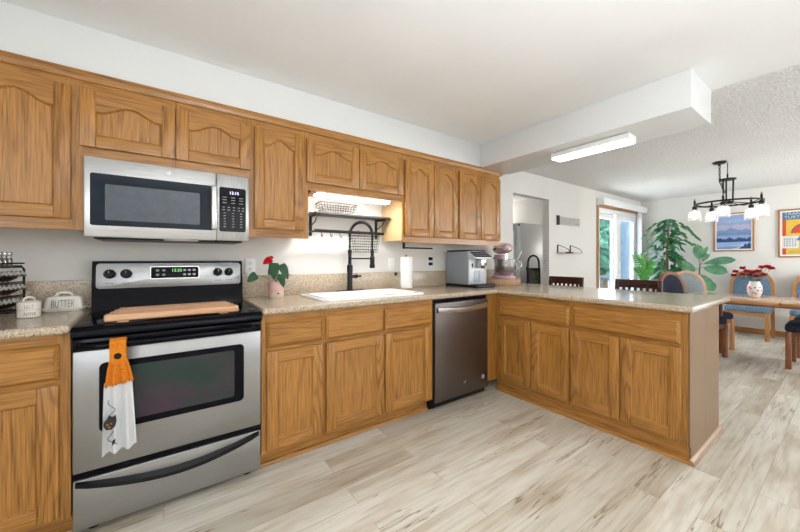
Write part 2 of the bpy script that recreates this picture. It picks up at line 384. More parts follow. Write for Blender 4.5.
def screen():
    m, n, l, b = nt('insect_screen'); out = n['Material Output']
    t = n.new('ShaderNodeBsdfTransparent'); d = n.new('ShaderNodeBsdfDiffuse'); d.inputs[0].default_value = (.42, .50, .68, 1)
    no = n.new('ShaderNodeTexNoise'); no.inputs['Scale'].default_value = 3; mm = n.new('ShaderNodeMath'); mm.operation = 'MULTIPLY_ADD'; mm.inputs[1].default_value = .1; mm.inputs[2].default_value = .4; l.new(no.outputs['Fac'], mm.inputs[0])
    mx = n.new('ShaderNodeMixShader'); l.new(mm.outputs[0], mx.inputs[0]); l.new(t.outputs[0], mx.inputs[1]); l.new(d.outputs[0], mx.inputs[2]); l.new(mx.outputs[0], out.inputs[0])
    return m
SCREEN = screen()
def seeded():
    m, n, l, b = nt('shade_glass'); out = n['Material Output']
    t = n.new('ShaderNodeBsdfTransparent'); d = n.new('ShaderNodeBsdfTranslucent'); d.inputs[0].default_value = (.92, .92, .90, 1); g = n.new('ShaderNodeBsdfGlossy'); g.inputs['Roughness'].default_value = .1
    no = n.new('ShaderNodeTexNoise'); no.inputs['Scale'].default_value = 90; mm = n.new('ShaderNodeMath'); mm.operation = 'MULTIPLY_ADD'; mm.inputs[1].default_value = .35; mm.inputs[2].default_value = -.02; l.new(no.outputs['Fac'], mm.inputs[0])
    mx = n.new('ShaderNodeMixShader'); l.new(mm.outputs[0], mx.inputs[0]); l.new(t.outputs[0], mx.inputs[1]); l.new(d.outputs[0], mx.inputs[2])
    m2 = n.new('ShaderNodeMixShader'); m2.inputs[0].default_value = .12; l.new(mx.outputs[0], m2.inputs[1]); l.new(g.outputs[0], m2.inputs[2]); l.new(m2.outputs[0], out.inputs[0])
    return m
SHADEG = seeded()
# ------------------------------------------------------------------ the setting
CZ = 2.32
ident = lambda a, b, d: (a, b, d)
wy = lambda a, b, d: (a, d, b)
wx = lambda a, b, d: (d, a, b)
def wall(name, xs, zs, hole, d0, d1, fn, m):
    return struct(MB().grid(xs, zs, lambda a, b: not hole(a, b), d0, d1, fn, m).build(name))
struct(MB().box(-1.7, 7.8, -5.1, 0, -.1, 0, FLOOR).build('floor'))
struct(MB().box(2.5, 5.7, 0, 2.6, -.1, 0, FLOOR).build('floor_hall'))
struct(MB().box(-1.7, 3.0, -5.1, 0.1, CZ, CZ + .1, CEIL).build('ceiling'))
struct(MB().box(3.0, 7.8, -5.1, 0.1, CZ, CZ + .1, TEXC).build('ceiling_dining'))
struct(MB().box(2.5, 5.7, 0.1, 2.6, CZ, CZ + .1, CEIL).build('ceiling_hall'))
wall('wall_back', [-1.7, 3.56, 4.385, 5.86, 7.52, 7.8], [0, 2.022, 2.06, CZ], lambda a, z: (3.56 < a < 4.385 and z < 2.022) or (5.86 < a < 7.52 and z < 2.06), 0, .1, wy, WALL)
wall('wall_right', [-5.1, 0], [0, CZ], lambda a, z: False, 7.68, 7.8, wx, WALL)
wall('wall_left', [-5.1, -4.35, -3.05, 0], [0, .9, 2.1, CZ], lambda a, z: -4.35 < a < -3.05 and .9 < z < 2.1, -1.7, -1.6, wx, WALL)  # unseen opening added to go with the side fill
wall('wall_front', [-1.6, 2.8, 4.4, 5.2, 7, 7.68], [0, .7, .85, 2.15, 2.2, CZ], lambda a, z: (2.8 < a < 4.4 and .85 < z < 2.2) or (5.2 < a < 7 and .7 < z < 2.2), -5.1, -5.0, wy, WALL)
wall('wall_hall', [.1, 2.6], [0, CZ], lambda a, z: False, 5.6, 5.7, wx, WALL)
struct(MB().box(2.5, 5.6, 2.5, 2.6, 0, CZ, WALL).build('wall_hall_far'))
struct(MB().box(2.5, 2.6, .1, 2.5, 0, CZ, WALL).build('wall_hall_side'))
for nme, x0, x1, z0 in (('window_1', 2.8, 4.4, .85), ('window_2', 5.2, 7, .7)):
    mb = MB()
    for a, b, c, d in ((x0, x0 + .05, z0, 2.2), (x1 - .05, x1, z0, 2.2), (x0 + .05, x1 - .05, z0, z0 + .05), (x0 + .05, x1 - .05, 2.15, 2.2), ((x0 + x1) / 2 - .025, (x0 + x1) / 2 + .025, z0 + .05, 2.15)):
        mb.box(a, b, -5.08, -5.02, c, d, VINYL)
    struct(mb.build(nme))
struct(MB().box(-1.6, 3.0, -.342, 0, 2.0975, CZ, WHITE, .002).build('soffit_beam'))
struct(MB().box(2.545, 2.99, -1.955, -.342, 2.09, CZ, WHITE, .004).build('ceiling_beam'))
# oak baseboards
mb = MB(); mb.box(7.662, 7.68, -5, 0, 0, .085, CH['y'], .004); struct(mb.build('baseboard_right'))
mb = MB(); mb.box(4.385, 5.80, -.015, 0, 0, .085, CH['x'], .004); mb.box(3.36, 3.56, -.015, 0, 0, .085, CH['x'], .004); struct(mb.build('baseboard_back'))
# crown strip above the wall cabinets
mb = MB()
prof = [(0, 2.055), (.010, 2.055), (.016, 2.066), (.018, 2.082), (.026, 2.090), (.026, 2.097), (0, 2.097)]
mb.prism(prof, lambda n, z, d: (d, -.33 - n, z), -1.0, 2.886, OAK['x'])
mb.prism(prof, lambda n, z, d: (2.868 + n, d, z), -.33 - .026, -.002, OAK['x'])
struct(mb.build('trim_1'))
# pencilled growth marks on the doorway reveal
mb = MB()
for z, wd in ((1.23, .05), (1.245, .03), (1.20, .035), (1.17, .06), (1.15, .04), (1.12, .05), (1.09, .04), (1.055, .05), (1.02, .035), (1.29, .04), (1.315, .03)):
    y0 = .03 + random.random() * .02; mb = MB()
    mb.box(4.3835, 4.385, y0, y0 + wd * .8, z, z + .003, GREYINK)
    for k in range(3): mb.box(4.3835, 4.385, y0 + .005 + k * .011, y0 + .008 + k * .011, z + .006, z + .014 + random.random() * .006, GREYINK)
    tag(mb.build('growth_mark'), 'grey pencilled height mark on the hall doorway reveal', 'wall mark', 'height marks on the doorway reveal')

# sliding patio door
d1 = bpy.data.objects.new('door_1', None); COL.objects.link(d1); d1.location = (6.69, .05, 0); d1['kind'] = 'structure'
mb = B(d1)
for a in ((5.862, 5.92, 0, 2.055), (7.46, 7.518, 0, 2.055), (5.92, 7.46, 0, .05), (5.92, 7.46, 1.985, 2.055)): mb.box(a[0], a[1], .0, .098, a[2], a[3], VINYL, .003)
mb.build('door_frame', d1)
mb = B(d1)
for a in ((5.922, 5.97, .052, 1.983), (6.53, 6.63, .052, 1.983), (5.97, 6.53, .052, .16), (5.97, 6.53, 1.90, 1.983)): mb.box(a[0], a[1], .052, .088, a[2], a[3], VINYL, .004)
sl = mb.build('fixed_panel', d1)
mb = B(d1); mb.box(5.965, 6.535, .066, .072, .155, 1.905, GLASS); mb.build('glass_pane', sl)
mb = B(d1)
for a in ((6.64, 6.78, .052, 1.983), (7.37, 7.458, .052, 1.983), (6.78, 7.37, .052, .16), (6.78, 7.37, 1.90, 1.983)): mb.box(a[0], a[1], .012, .046, a[2], a[3], VINYL, .004)
mb.box(6.695, 6.725, -.012, .012, .92, 1.14, VINYL, .006)
sl = mb.build('sliding_panel', d1)
mb = B(d1); mb.box(6.775, 7.375, .026, .032, .155, 1.905, GLASS); mb.build('glass_pane', sl)
mb = B(d1); mb.box(6.65, 7.44, .090, .094, .06, 1.97, SCREEN); mb.build('insect_screen', d1)
mb = MB()
for a in ((5.80, 5.86, 0, 2.12), (7.52, 7.575, 0, 2.12), (5.86, 7.52, 2.06, 2.12)): mb.box(a[0], a[1], -.018, 0, a[2], a[3], CH['z' if a[3] - a[2] > 1 else 'x'], .004)
struct(mb.build('trim_2'))
# vertical blinds drawn to the right, under a valance
t = thing('vertical_blind', 'white vertical blind drawn aside under a long valance at the patio door', 'blind', (6.7, -.08, 2.08))
mb = B(t); mb.box(5.79, 7.655, -.125, -.112, 2.075, 2.19, VINYL, .003); mb.box(5.79, 5.803, -.112, -.002, 2.075, 2.19, VINYL, .003); mb.box(7.642, 7.655, -.112, -.002, 2.075, 2.19, VINYL, .003); mb.box(5.803, 7.642, -.112, -.002, 2.178, 2.19, VINYL); mb.build('valance', t)
mb = B(t); mb.box(5.82, 7.63, -.075, -.04, 2.13, 2.178, VINYL, .003); mb.build('head_rail', t)
for k in range(7):
    mb = B(t); M = Matrix.Translation((7.44 + k * .026, -.058, 1.08)) @ Matrix.Rotation(radians(72), 4, 'Z')
    mb.box(-.044, .044, -.0015, .0015, -1.05, 1.05, VINYL, M=M); mb.build('slat', t)

# outdoors
struct(MB().box(-10, 45, .1, 60, -.25, -.12, CONC).build('patio_ground'))
mb = MB(); mb.box(22, 34, 6.6, 6.7, -.12, 1.3, SIDG); tag(mb.build('garden_fence'), 'low blue grey garden fence beyond the patio', 'fence')
def tree(x, y, h, r, label, seed):
    rr = random.Random(seed); t = thing('garden_tree', label, 'tree', (x, y, -.12), group='trees beyond the patio')
    mb = MB(); mb.tube([(0, 0, 0), (.05, .02, h * .4), (0, .05, h * .75)], [.16, .12, .06], STEM); mb.build('trunk', t)
    mb = MB()
    for k in range(420):
        v = Vector((rr.gauss(0, 1), rr.gauss(0, 1), rr.gauss(0, 1))).normalized() * (rr.random() ** .4)
        c = Vector((v.x * r, v.y * r, h * .62 + v.z * h * .42)); n = Vector((rr.gauss(0, 1), rr.gauss(0, 1), rr.gauss(0, 1))).normalized(); a = n.orthogonal() * .34; b = n.cross(a)
        mb.faces([c - a, c - b * .6, c + a, c + b * .6], [(0, 1, 2, 3)], TREE)
    mb.build('foliage', t)
tree(15.4, 3.9, 3.2, 1.35, 'round leafy tree standing nearest the patio door', 1)
tree(20.2, 4.6, 4.2, 1.6, 'taller leafy tree behind the right half of the patio door', 2)
tree(24.0, 8.9, 6.6, 2.0, 'leafy tree rising behind the garden fence', 3)
t = thing('patio_table', 'dark blue table standing out on the patio', 'table', (12.2, 2.5, -.12))
mb = MB(); mb.box(-.55, .55, -.4, .4, .70, .74, PATB, .01); mb.build('table_top', t)
for sx in (-1, 1):
    for sy in (-1, 1): mb = MB(); mb.tube([(sx * .48, sy * .33, 0), (sx * .46, sy * .31, .70)], .025, PATB); mb.build('leg', t)

ENDP = wood('end_panel_oak', 'z', (.215, .108, .036), (.15, .071, .022), rough=.4, ring=5); ENDW = wood('end_moulding_oak', 'x', (.34, .20, .10), (.24, .135, .065), rough=.4)
# ------------------------------------------------------------------ cabinet making
def mapped(plane):
    if plane == 'up': return lambda a, z, n: (a, -.33 - n, z)
    if plane == 'low': return lambda a, z, n: (a, -.61 - n, z)
    return lambda a, z, n: (2.46 - n, a, z)
def mbox(mb, P, a0, a1, z0, z1, n0, n1, m, bev=0):
    p, q = P(a0, z0, n0), P(a1, z1, n1); mb.box(p[0], q[0], p[1], q[1], p[2], q[2], m, bev)
def add_door(t, P, a0, a1, z0, z1, arch, hax, sw=.058):
    th = .020; lip = .0065; N = 18
    xa, xb, za = a0 + sw, a1 - sw, z0 + sw
    def top(f): # arched edge of the opening, f in 0..1
        if not arch: return z1 - sw
        s = (f - .5) * 2; zs = z1 - sw - arch
        return zs + arch * (.5 + .5 * cos(pi * min(1, abs(s) / .86))) ** .85
    mb = B(t); V, Hm = OAK['z'], OAK[hax]
    mbox(mb, P, a0, xa, z0, z1, .0045, th, V, .004); mbox(mb, P, xb, a1, z0, z1, .0045, th, CATH, .004)
    mbox(mb, P, xa, xb, z0, za, .0045, th, Hm, .003)
    pts = [(xa + (xb - xa) * i / N, top(i / N)) for i in range(N + 1)]
    mb.prism(pts + [(xb, z1), (xa, z1)], P, .0045, th - .0005, Hm)
    d = mb.build('door', t)
    # recessed panel with a sloped lip
    mb = B(t); out = [(xa, za), (xb, za)] + pts[::-1]; ins = .0075; n = len(out)
    cx, cz = (xa + xb) / 2, (za + z1) / 2
    inn = []
    for a, z in out:
        f = (a - xa) / (xb - xa); ai = min(max(a, xa + ins), xb - ins)
        inn.append((ai, za + ins if z <= za + 1e-6 else z - ins))
    vs = [P(a, z, th - .004) for a, z in out] + [P(a, z, lip) for a, z in inn]
    mb.faces(vs, [(i, (i + 1) % n, (i + 1) % n + n, i + n) for i in range(n)], V)
    mb.faces([P(a, z, lip) for a, z in inn], [tuple(range(n))], V)
    mb.build('door_panel', d, sharp=20)
    return d
def add_drawer(t, P, a0, a1, z0, z1, hax):
    mb = B(t); th = .023; i = .013; m = OAK[hax]
    o = [(a0, z0), (a1, z0), (a1, z1), (a0, z1)]; q = [(a0 + i, z0 + i), (a1 - i, z0 + i), (a1 - i, z1 - i), (a0 + i, z1 - i)]
    vs = [P(a, z, .0045) for a, z in o] + [P(a, z, .009) for a, z in o] + [P(a, z, th - .002) for a, z in q] + [P(a, z, th) for a, z in [(a0 + i + .003, z0 + i + .003), (a1 - i - .003, z0 + i + .003), (a1 - i - .003, z1 - i - .003), (a0 + i + .003, z1 - i - .003)]]
    fs = [(0, 1, 2, 3), (12, 13, 14, 15)]
    for L in (0, 4, 8): fs += [(L + k, L + (k + 1) % 4, L + 4 + (k + 1) % 4, L + 4 + k) for k in range(4)]
    mb.faces(vs, fs, m); return mb.build('drawer_front', t, sharp=15)
def face_frame(t, P, a0, a1, z0, z1, holes, hax):
    """holes: list of (a0,a1,z0,z1) openings; stiles upright grain, rails level grain"""
    mb = B(t); al = sorted({a0, a1} | {h[0] for h in holes} | {h[1] for h in holes}); zl = sorted({z0, z1} | {h[2] for h in holes} | {h[3] for h in holes})
    for i in range(len(al) - 1):
        c = (al[i] + al[i + 1]) / 2
        if not any(h[0] < c < h[1] for h in holes): mbox(mb, P, al[i], al[i + 1], z0, z1, -.02, 0, OAK['z']); continue
        for j in range(len(zl) - 1):
            cz = (zl[j] + zl[j + 1]) / 2
            if not any(h[0] < c < h[1] and h[2] < cz < h[3] for h in holes): mbox(mb, P, al[i], al[i + 1], zl[j], zl[j + 1], -.02, -.0003, OAK[hax])
    mb.build('face_frame', t)

UP = mapped('up')
def wall_cabinet(label, a0, a1, z0, doors, arch, side=False, fill=None):
    t = thing('wall_cabinet', label, 'cabinet', ((a0 + a1) / 2, -.16, z0), group='oak wall cabinets')
    mb = B(t); mb.box(a0 + .001, a1 - .001, -.31, -.002, z0 + .02, 2.0965, MAP if side else OAK['z']); mb.build('body', t)
    dz0 = z0 + .052 if z0 < 1.6 else z0 + .05
    face_frame(t, UP, a0, a1, z0, 2.0965, [(d[0] + .012, d[1] - .012, dz0 + .012, 2.003) for d in doors], 'x')
    for d in doors: add_door(t, UP, d[0], d[1], dz0, 2.015, arch, 'x')
    if fill: mb = B(t); mb.box(fill[0], fill[1], -.33, -.02, z0, 1.6845, OAK['z']); mb.build('filler_strip', t)
    return t
wall_cabinet('oak wall cabinet with one arched door beside the microwave, cut by the photo edge', -.95, -.345, 1.326, [(-.722, -.361)], .05, fill=(-.345, -.316))
wall_cabinet('short oak wall cabinet with two wide arched doors above the microwave', -.345, .446, 1.685, [(-.331, .050), (.055, .436)], .045)
wall_cabinet('tall single-door oak wall cabinet between the microwave and the sink', .446, .806, 1.326, [(.458, .768)], .05, fill=(.425, .446))
wall_cabinet('short oak wall cabinet with two arched doors over the sink light', .806, 1.612, 1.662, [(.781 + .012, 1.192), (1.197, 1.604)], .045)
wall_cabinet('tall two-door oak wall cabinet right of the sink niche with a pale side', 1.612, 2.247, 1.326, [(1.626, 1.938), (1.944, 2.238)], .05, True)
wall_cabinet('tall two-door oak wall cabinet at the open end of the row', 2.247, 2.868, 1.326, [(2.258, 2.556), (2.562, 2.860)], .05)

LO, PE = mapped('low'), mapped('pen')
def base_cabinet(label, P, hax, a0, a1, doors, drawers, box, toe, extra=None):
    c = P((a0 + a1) / 2, 0, -.3); t = thing('base_cabinet', label, 'cabinet', (c[0], c[1], 0), group='oak base cabinets')
    mb = B(t)
    if a0 == .803:
        x0, x1, y0, y1 = box
        for q in ((x0, x0 + .018, y0, y1, .1, .8755), (x1 - .018, x1, y0, y1, .1, .8755), (x0 + .018, x1 - .018, y0, y1, .1, .118), (x0 + .018, x1 - .018, y1 - .01, y1, .118, .8755)): mb.box(*q, OAK['z'])
    else: mb.box(*box, .1, .8755, OAK['z'])
    mb.build('body', t)
    holes = [(d[0] + .012, d[1] - .012, .132, .656) for d in doors] + [(d[0] + .012, d[1] - .012, .701, .822) for d in drawers]
    face_frame(t, P, a0, a1, .1, .8755, holes, hax)
    for d in doors: add_door(t, P, d[0], d[1], .12, .668, 0, hax, .062)
    for d in drawers: add_drawer(t, P, d[0], d[1], .689, .834, hax)
    mb = B(t); mb.box(*toe, 0, .1, OAK[hax]); mb.build('toe_kick', t)
    if extra: extra(t)
    return t
base_cabinet('oak base cabinet with one drawer at the left of the range', LO, 'x', -1.0, -.317, [(-.78, -.35)], [(-.78, -.35)], (-1.0, -.318, -.59, -.003), (-1.0, -.318, -.54, -.52))
base_cabinet('narrow oak base cabinet with one door and drawer right of the range', LO, 'x', .439, .803, [(.464, .790)], [(.464, .790)], (.440, .803, -.59, -.003), (.440, .803, -.54, -.52))
base_cabinet('oak sink base cabinet with two doors and two drawer fronts', LO, 'x', .803, 1.690, [(.814, 1.234), (1.247, 1.666)], [(.814, 1.234), (1.247, 1.666)], (.803, 1.689, -.59, -.003), (.803, 1.689, -.54, -.52))
def filler(t):
    mb = B(t); mb.box(2.322, 2.459, -.61, -.59, .1, .8755, OAK['z']); mb.build('filler_strip', t)
base_cabinet('peninsula oak base cabinet with two narrow doors next to the dishwasher', PE, 'y', -1.286, -.6105, [(-.959, -.650), (-1.278, -.966)], [(-1.278, -.650)], (2.48, 3.109, -1.286, -.005), (2.476, 2.496, -1.286, -.61), filler)
def endp(t):
    mb = B(t)
    mb.prism([(2.461, .1), (2.461, .8755), (3.11, .8755), (3.11, 0), (2.476, 0), (2.476, .1)], lambda x, z, d: (x, d, z), -1.968, -1.9585, ENDP); mb.build('end_panel', t)
    mb = B(t); mb.box(3.1095, 3.12, -1.968, -1.287, 0, .8755, OAK['z']); mb.build('back_panel', t)
base_cabinet('peninsula oak base cabinet at the free end with two wide doors', PE, 'y', -1.958, -1.286, [(-1.612, -1.289), (-1.934, -1.618)], [(-1.927, -1.309)], (2.48, 3.109, -1.957, -1.287), (2.476, 2.496, -1.957, -1.287), endp)
# base shoe mouldings
mb = MB()
sh = [(0, 0), (.018, 0), (.016, .010), (.010, .018), (0, .022)]
mb.prism(sh, lambda n, z, d: (d, -.54 - n, z), .440, 1.689, OAK['x'])
mb.prism(sh, lambda n, z, d: (d, -.54 - n, z), -1.0, -.318, OAK['x'])
mb.prism(sh, lambda n, z, d: (2.476 - n, d, z), -1.968, -.60, OAK['y'])
mb.prism([(0, 0), (.022, 0), (.020, .014), (.012, .026), (0, .032)], lambda n, z, d: (d, -1.968 - n, z), 2.456, 3.135, ENDW)
struct(mb.build('trim_3'))

# ------------------------------------------------------------------ countertops, sink
t = thing('countertop', 'short beige speckled countertop left of the range', 'countertop', (-.65, -.3, .876))
mb = B(t); mb.box(-1.0, -.316, -.65, -.002, .8762, .914, GRAN); mb.build('slab', t, bevmod=.014)
mb = B(t); mb.box(-1.0, -.319, -.024, -.002, .9142, 1.068, GRAN, .004); mb.build('backsplash', t)
t = thing('countertop', 'long L-shaped beige speckled countertop running over the sink and peninsula', 'countertop', (1.4, -.3, .876))
mb = B(t)
xs = [.439, .86, 1.63, 2.43, 3.35]; ys = [-1.99, -.65, -.53, -.15, -.002]
mb.grid(xs, ys, lambda x, y: (x > 2.43 or y > -.65) and not (.86 < x < 1.63 and -.53 < y < -.15), .8762, .914, ident, GRAN)
mb.build('slab', t, bevmod=.014)
mb = B(t); mb.box(.441, 3.345, -.024, -.002, .9142, 1.068, GRAN, .004); mb.build('backsplash', t)
t = thing('sink', 'white drop-in kitchen sink with a raised rim set in the counter', 'sink', (1.245, -.325, .914))
def rr(cx, cy, hx, hy, r, n=6):
    return [(cx + sx * (hx - r) + r * cos(a0 + pi / 2 * k / n), cy + sy * (hy - r) + r * sin(a0 + pi / 2 * k / n)) for sx, sy, a0 in ((1, 1, 0), (-1, 1, pi / 2), (-1, -1, pi), (1, -1, 3 * pi / 2)) for k in range(n + 1)]
mb = B(t); L = []
for hx, hy, dy, r, z in ((.425, .245, 0, .06, .9143), (.425, .245, 0, .06, .922), (.415, .236, 0, .055, .928), (.380, .190, -.014, .06, .929), (.370, .178, -.014, .06, .922), (.355, .165, -.014, .07, .80), (.30, .12, -.014, .08, .775)):
    L.append([(x, y, z) for x, y in rr(1.245, -.325 + dy, hx, hy, r)])
n = len(L[0]); vs = [v for l in L for v in l]
fs = [(i * n + k, i * n + (k + 1) % n, (i + 1) * n + (k + 1) % n, (i + 1) * n + k) for i in range(len(L) - 1) for k in range(n)] + [tuple(range((len(L) - 1) * n, len(L) * n))]
mb.faces(vs, fs, PORC); mb.build('basin', t, sharp=60)
mb = B(t); mb.lathe([(.0, .008), (.03, .008), (.042, .004), (.045, .0)], (1.245, -.35, .7752), CHROME, 20); mb.build('drain', t)

# faucet
t = thing('faucet', 'tall black spring pull-down kitchen faucet behind the sink', 'faucet', (1.235, -.112, .929))
mb = MB(); mb.prism([(x, y) for x, y in rr(0, 0, .125, .027, .027)], ident, .0003, .006, BLKS); mb.build('base_plate', t)
mb = MB(); mb.lathe([(.026, .006), (.026, .012), (.022, .02), (.022, .15), (.024, .152), (.024, .205), (.020, .21), (.014, .215), (.014, .30), (.017, .302), (.017, .33), (.012, .335)], (0, 0, 0), BLKS, 20); mb.build('body', t)
mb = MB(); mb.lathe([(.013, 0), (.013, .05), (.017, .052), (.017, .066), (.008, .07), (.008, .10), (.006, .106), (0, .107)], (0, 0, .115), BLKS, 14, M=Matrix.Rotation(radians(90), 4, 'Y') @ Matrix.Rotation(radians(0), 4, 'X')); mb.build('lever_handle', t)
q = Vector((.135, -.175, 0)).normalized(); Rr = .098
arc = [Vector((0, 0, .33)), Vector((0, 0, .40))] + [q * (Rr - Rr * cos(a)) + Vector((0, 0, .455 + Rr * 1.02 * sin(a))) for a in [pi * k / 16 for k in range(17)]] + [q * 2 * Rr + Vector((0, 0, z)) for z in (.40, .33, .27)]
mb = MB(); mb.tube(arc, .0075, BLKS, 10); h = mb.build('hose', t)
# coil spring round the hose
dense = []
for i in range(len(arc) - 1):
    for k in range(16): dense.append(arc[i].lerp(arc[i + 1], k / 16))
acc = 0; pts = []; prev = dense[0]; side = Vector((q.y, -q.x, 0))
for i, p in enumerate(dense[:-1]):
    acc += (p - prev).length; prev = p; T = (dense[i + 1] - p).normalized(); N2 = T.cross(side).normalized(); a = acc / .008 * 2 * pi
    pts.append(p + (side * cos(a) + N2 * sin(a)) * .0115)
mb = MB(); mb.tube(pts, .0028, BLKS, 5); mb.build('spring', h)
mb = MB(); e = q * 2 * Rr; mb.lathe([(.011, .30), (.014, .295), (.014, .25), (.019, .245), (.019, .185), (.022, .18), (.022, .158), (.016, .155), (0, .155)][::-1], (e.x, e.y, .03), BLKS, 18); mb.build('spray_head', t)
mb = MB(); mb.tube([(0, 0, .262), tuple(e + Vector((0, 0, .262)))], .006, BLKS, 8); mb.lathe([(.020, .25), (.020, .274)], (e.x, e.y, 0), BLKS, 16); mb.build('support_arm', t)

# ------------------------------------------------------------------ range
t = thing('range', 'stainless steel electric range with black glass cooktop and orange towel hanging on it', 'stove', (.06, -.33, 0))
R0, R1 = -.312, .434
mb = B(t); mb.box(R0 + .004, R1 - .004, -.60, -.03, .035, .880, BLKS, .003); mb.build('body', t)
for x in (R0 + .06, R1 - .06):
    for y in (-.55, -.10): mb = B(t); mb.lathe([(.022, 0), (.022, .01), (.014, .014), (.014, .0352)], (x, y, 0), BLKS, 12); mb.build('foot', t)
mb = B(t)
mb.prism([(-.640, .850), (-.652, .860), (-.652, .879), (-.640, .891), (-.615, .899), (-.075, .899), (-.075, .8803), (-.60, .8803), (-.60, .850)], lambda y, z, d: (d, y, z), R0, R1, BLK)
ck = mb.build('cooktop', t, sharp=50)
for x, y, r in ((-.14, -.50, .10), (.25, -.47, .10), (-.13, -.21, .075), (.26, -.20, .075)):
    mb = B(t); mb.tube([(x + r * cos(a), y + r * sin(a),   .8993) for a in [2 * pi * k / 40 for k in range(40)]], .0009, GREYINK, 4, closed=True); mb.build('burner_ring', ck)
# backguard
mb = B(t); mb.prism([(-.0745, .8803), (-.1145, .8995), (-.10, 1.008), (-.100, 1.035), (-.085, 1.168), (-.07, 1.175), (-.03, 1.175), (-.03, .8803)], lambda y, z, d: (d, y, z), R0 - .008, R1, BLK); bgd = mb.build('backguard', t, sharp=50)
sl = lambda z: -.100 + (z - 1.035) * .015 / .133      # slope of the steel fascia
FW = lambda n: (lambda a, z, d: (a, sl(z) - d - n, z))
def rrz(x0, x1, z0, z1, r): return rr((x0 + x1) / 2, (z0 + z1) / 2, (x1 - x0) / 2, (z1 - z0) / 2, r)
mb = B(t); mb.prism(rrz(R0 + .010, R1 - .014, 1.022, 1.160, .016), FW(0), -.001, .008, STEEL, .002); fas = mb.build('control_fascia', t)
mb = B(t); mb.prism(rrz(-.065, .183, 1.068, 1.142, .010), FW(.008), -.001, .002, CHROME); mb.prism(rrz(-.061, .179, 1.072, 1.138, .008), FW(.010), -.001, .0015, BLK); dsp = mb.build('control_display', t)
YD = sl(1.1) - .0125
text('12:25', 'clock_digits', t, (.065, YD, 1.117), FY, .024, GRNL).parent = t
for x in (-.03, 0, .105, .13, .155):
    for z in (1.118, 1.092):
        mb = B(t); mb.prism(rrz(x - .008, x + .008, z - .006, z + .006, .004), FW(.0112), -.001, .0012, GREYINK if x < .05 else simple('key_grey', (.42, .42, .43), .5)); mb.build('key', dsp)
mb = B(t)
for k in range(3): mb.box(.035, .068 - k * .008, YD, YD + .001, 1.088 - k * .008, 1.091 - k * .008, WHINK)
mb.build('key_legend', dsp)
for x in (-.246, -.174, .286, .350):
    mb = B(t); y0 = sl(1.1) - .008
    mb.lathe([(.026, 0), (.026, .006), (.021, .010), (.020, .026), (.017, .030), (0, .030)], (x, y0, 1.102), BLKS, 24, axis='y'); 
    mb.box(x - .0045, x + .0045, y0 - .036, y0 - .026, 1.083, 1.121, BLKS, .002); kb = mb.build('knob', t)
    mb = B(t); mb.box(x - .001, x + .001, y0 - .0372, y0 - .0362, 1.108, 1.120, WHINK); mb.build('pointer', kb)
mb = B(t)
for x in (-.246, -.174, .286, .350):
    for dx in (-.012, -.004, .006, .013): mb.box(x + dx - .002, x + dx + .002, sl(1.05) - .0094, sl(1.05) - .0084, 1.047, 1.052, INK)
for x in (.02, .035, .05, .065, .08, .095): mb.box(x - .004, x + .004, sl(1.05) - .0094, sl(1.05) - .0084, 1.047, 1.051, GREYINK)
mb.build('lettering', fas)
# oven door
mb = B(t); mb.box(R0 + .003, R1 - .003, -.632, -.602, .283, .795, STEEL, .005); dr = mb.build('oven_door', t)
mb = B(t); mb.box(R0 + .003, R1 - .003, -.640, -.602, .7952, .848, BLK, .006); mb.build('door_top', dr)
mb = B(t); mb.prism(rrz(-.226, .346, .438, .737, .022), lambda a, z, d: (a, -.632 - d, z), -.001, .003, BLK); wd = mb.build('window_frame', dr)
mb = B(t); mb.prism(rrz(-.185, .300, .468, .710, .010), lambda a, z, d: (a, -.635 - d, z), -.001, .0012, OVEN); mb.build('window_glass', dr)
mb = B(t)
hp = [(R0 + .03, -.638, .822), (R0 + .04, -.668, .821), (R0 + .09, -.682, .820)] + [(R0 + .09 + (R1 - R0 - .18) * k / 8, -.682 - .008 * sin(pi * k / 8), .820) for k in range(1, 8)] + [(R1 - .09, -.682, .820), (R1 - .04, -.668, .821), (R1 - .03, -.638, .822)]
mb.tube(hp, .0125, BLK, 12); mb.build('handle', dr)
# storage drawer
mb = B(t); mb.box(R0 + .003, R1 - .003, -.628, -.60, .04, .252, STEEL, .005); dw = mb.build('storage_drawer', t)
mb = B(t); mb.box(R0 + .004, R1 - .004, -.615, -.598, .253, .282, BLK); mb.build('dark_gap_strip', t)  # black strip set into the dark gap between oven door and drawer
mb = B(t); N = 20
P1 = [(R0 + .012 + (R1 - R0 - .024) * k / N, .238 - .052 * sin(pi * k / N)) for k in range(N + 1)]
for k in range(N):
    (xa, za), (xb, zb) = P1[k], P1[k + 1]; oa, ob = .012 + .034 * sin(pi * k / N) ** .6, .012 + .034 * sin(pi * (k + 1) / N) ** .6
    ha, hb = .012, .012
    vs = [(xa, -.627, za - ha), (xa, -.627, za + ha), (xa, -.627 - oa, za + ha * .7), (xa, -.627 - oa, za - ha * .7), (xb, -.627, zb - hb), (xb, -.627, zb + hb), (xb, -.627 - ob, zb + hb * .7), (xb, -.627 - ob, zb - hb * .7)]
    fs = [(0, 1, 5, 4), (1, 2, 6, 5), (2, 3, 7, 6), (3, 0, 4, 7)] + ([(0, 1, 2, 3)] if k == 0 else []) + ([(4, 5, 6, 7)] if k == N - 1 else [])
    mb.faces(vs, fs, BLKS)
mb.build('drawer_handle', dw, sharp=50)

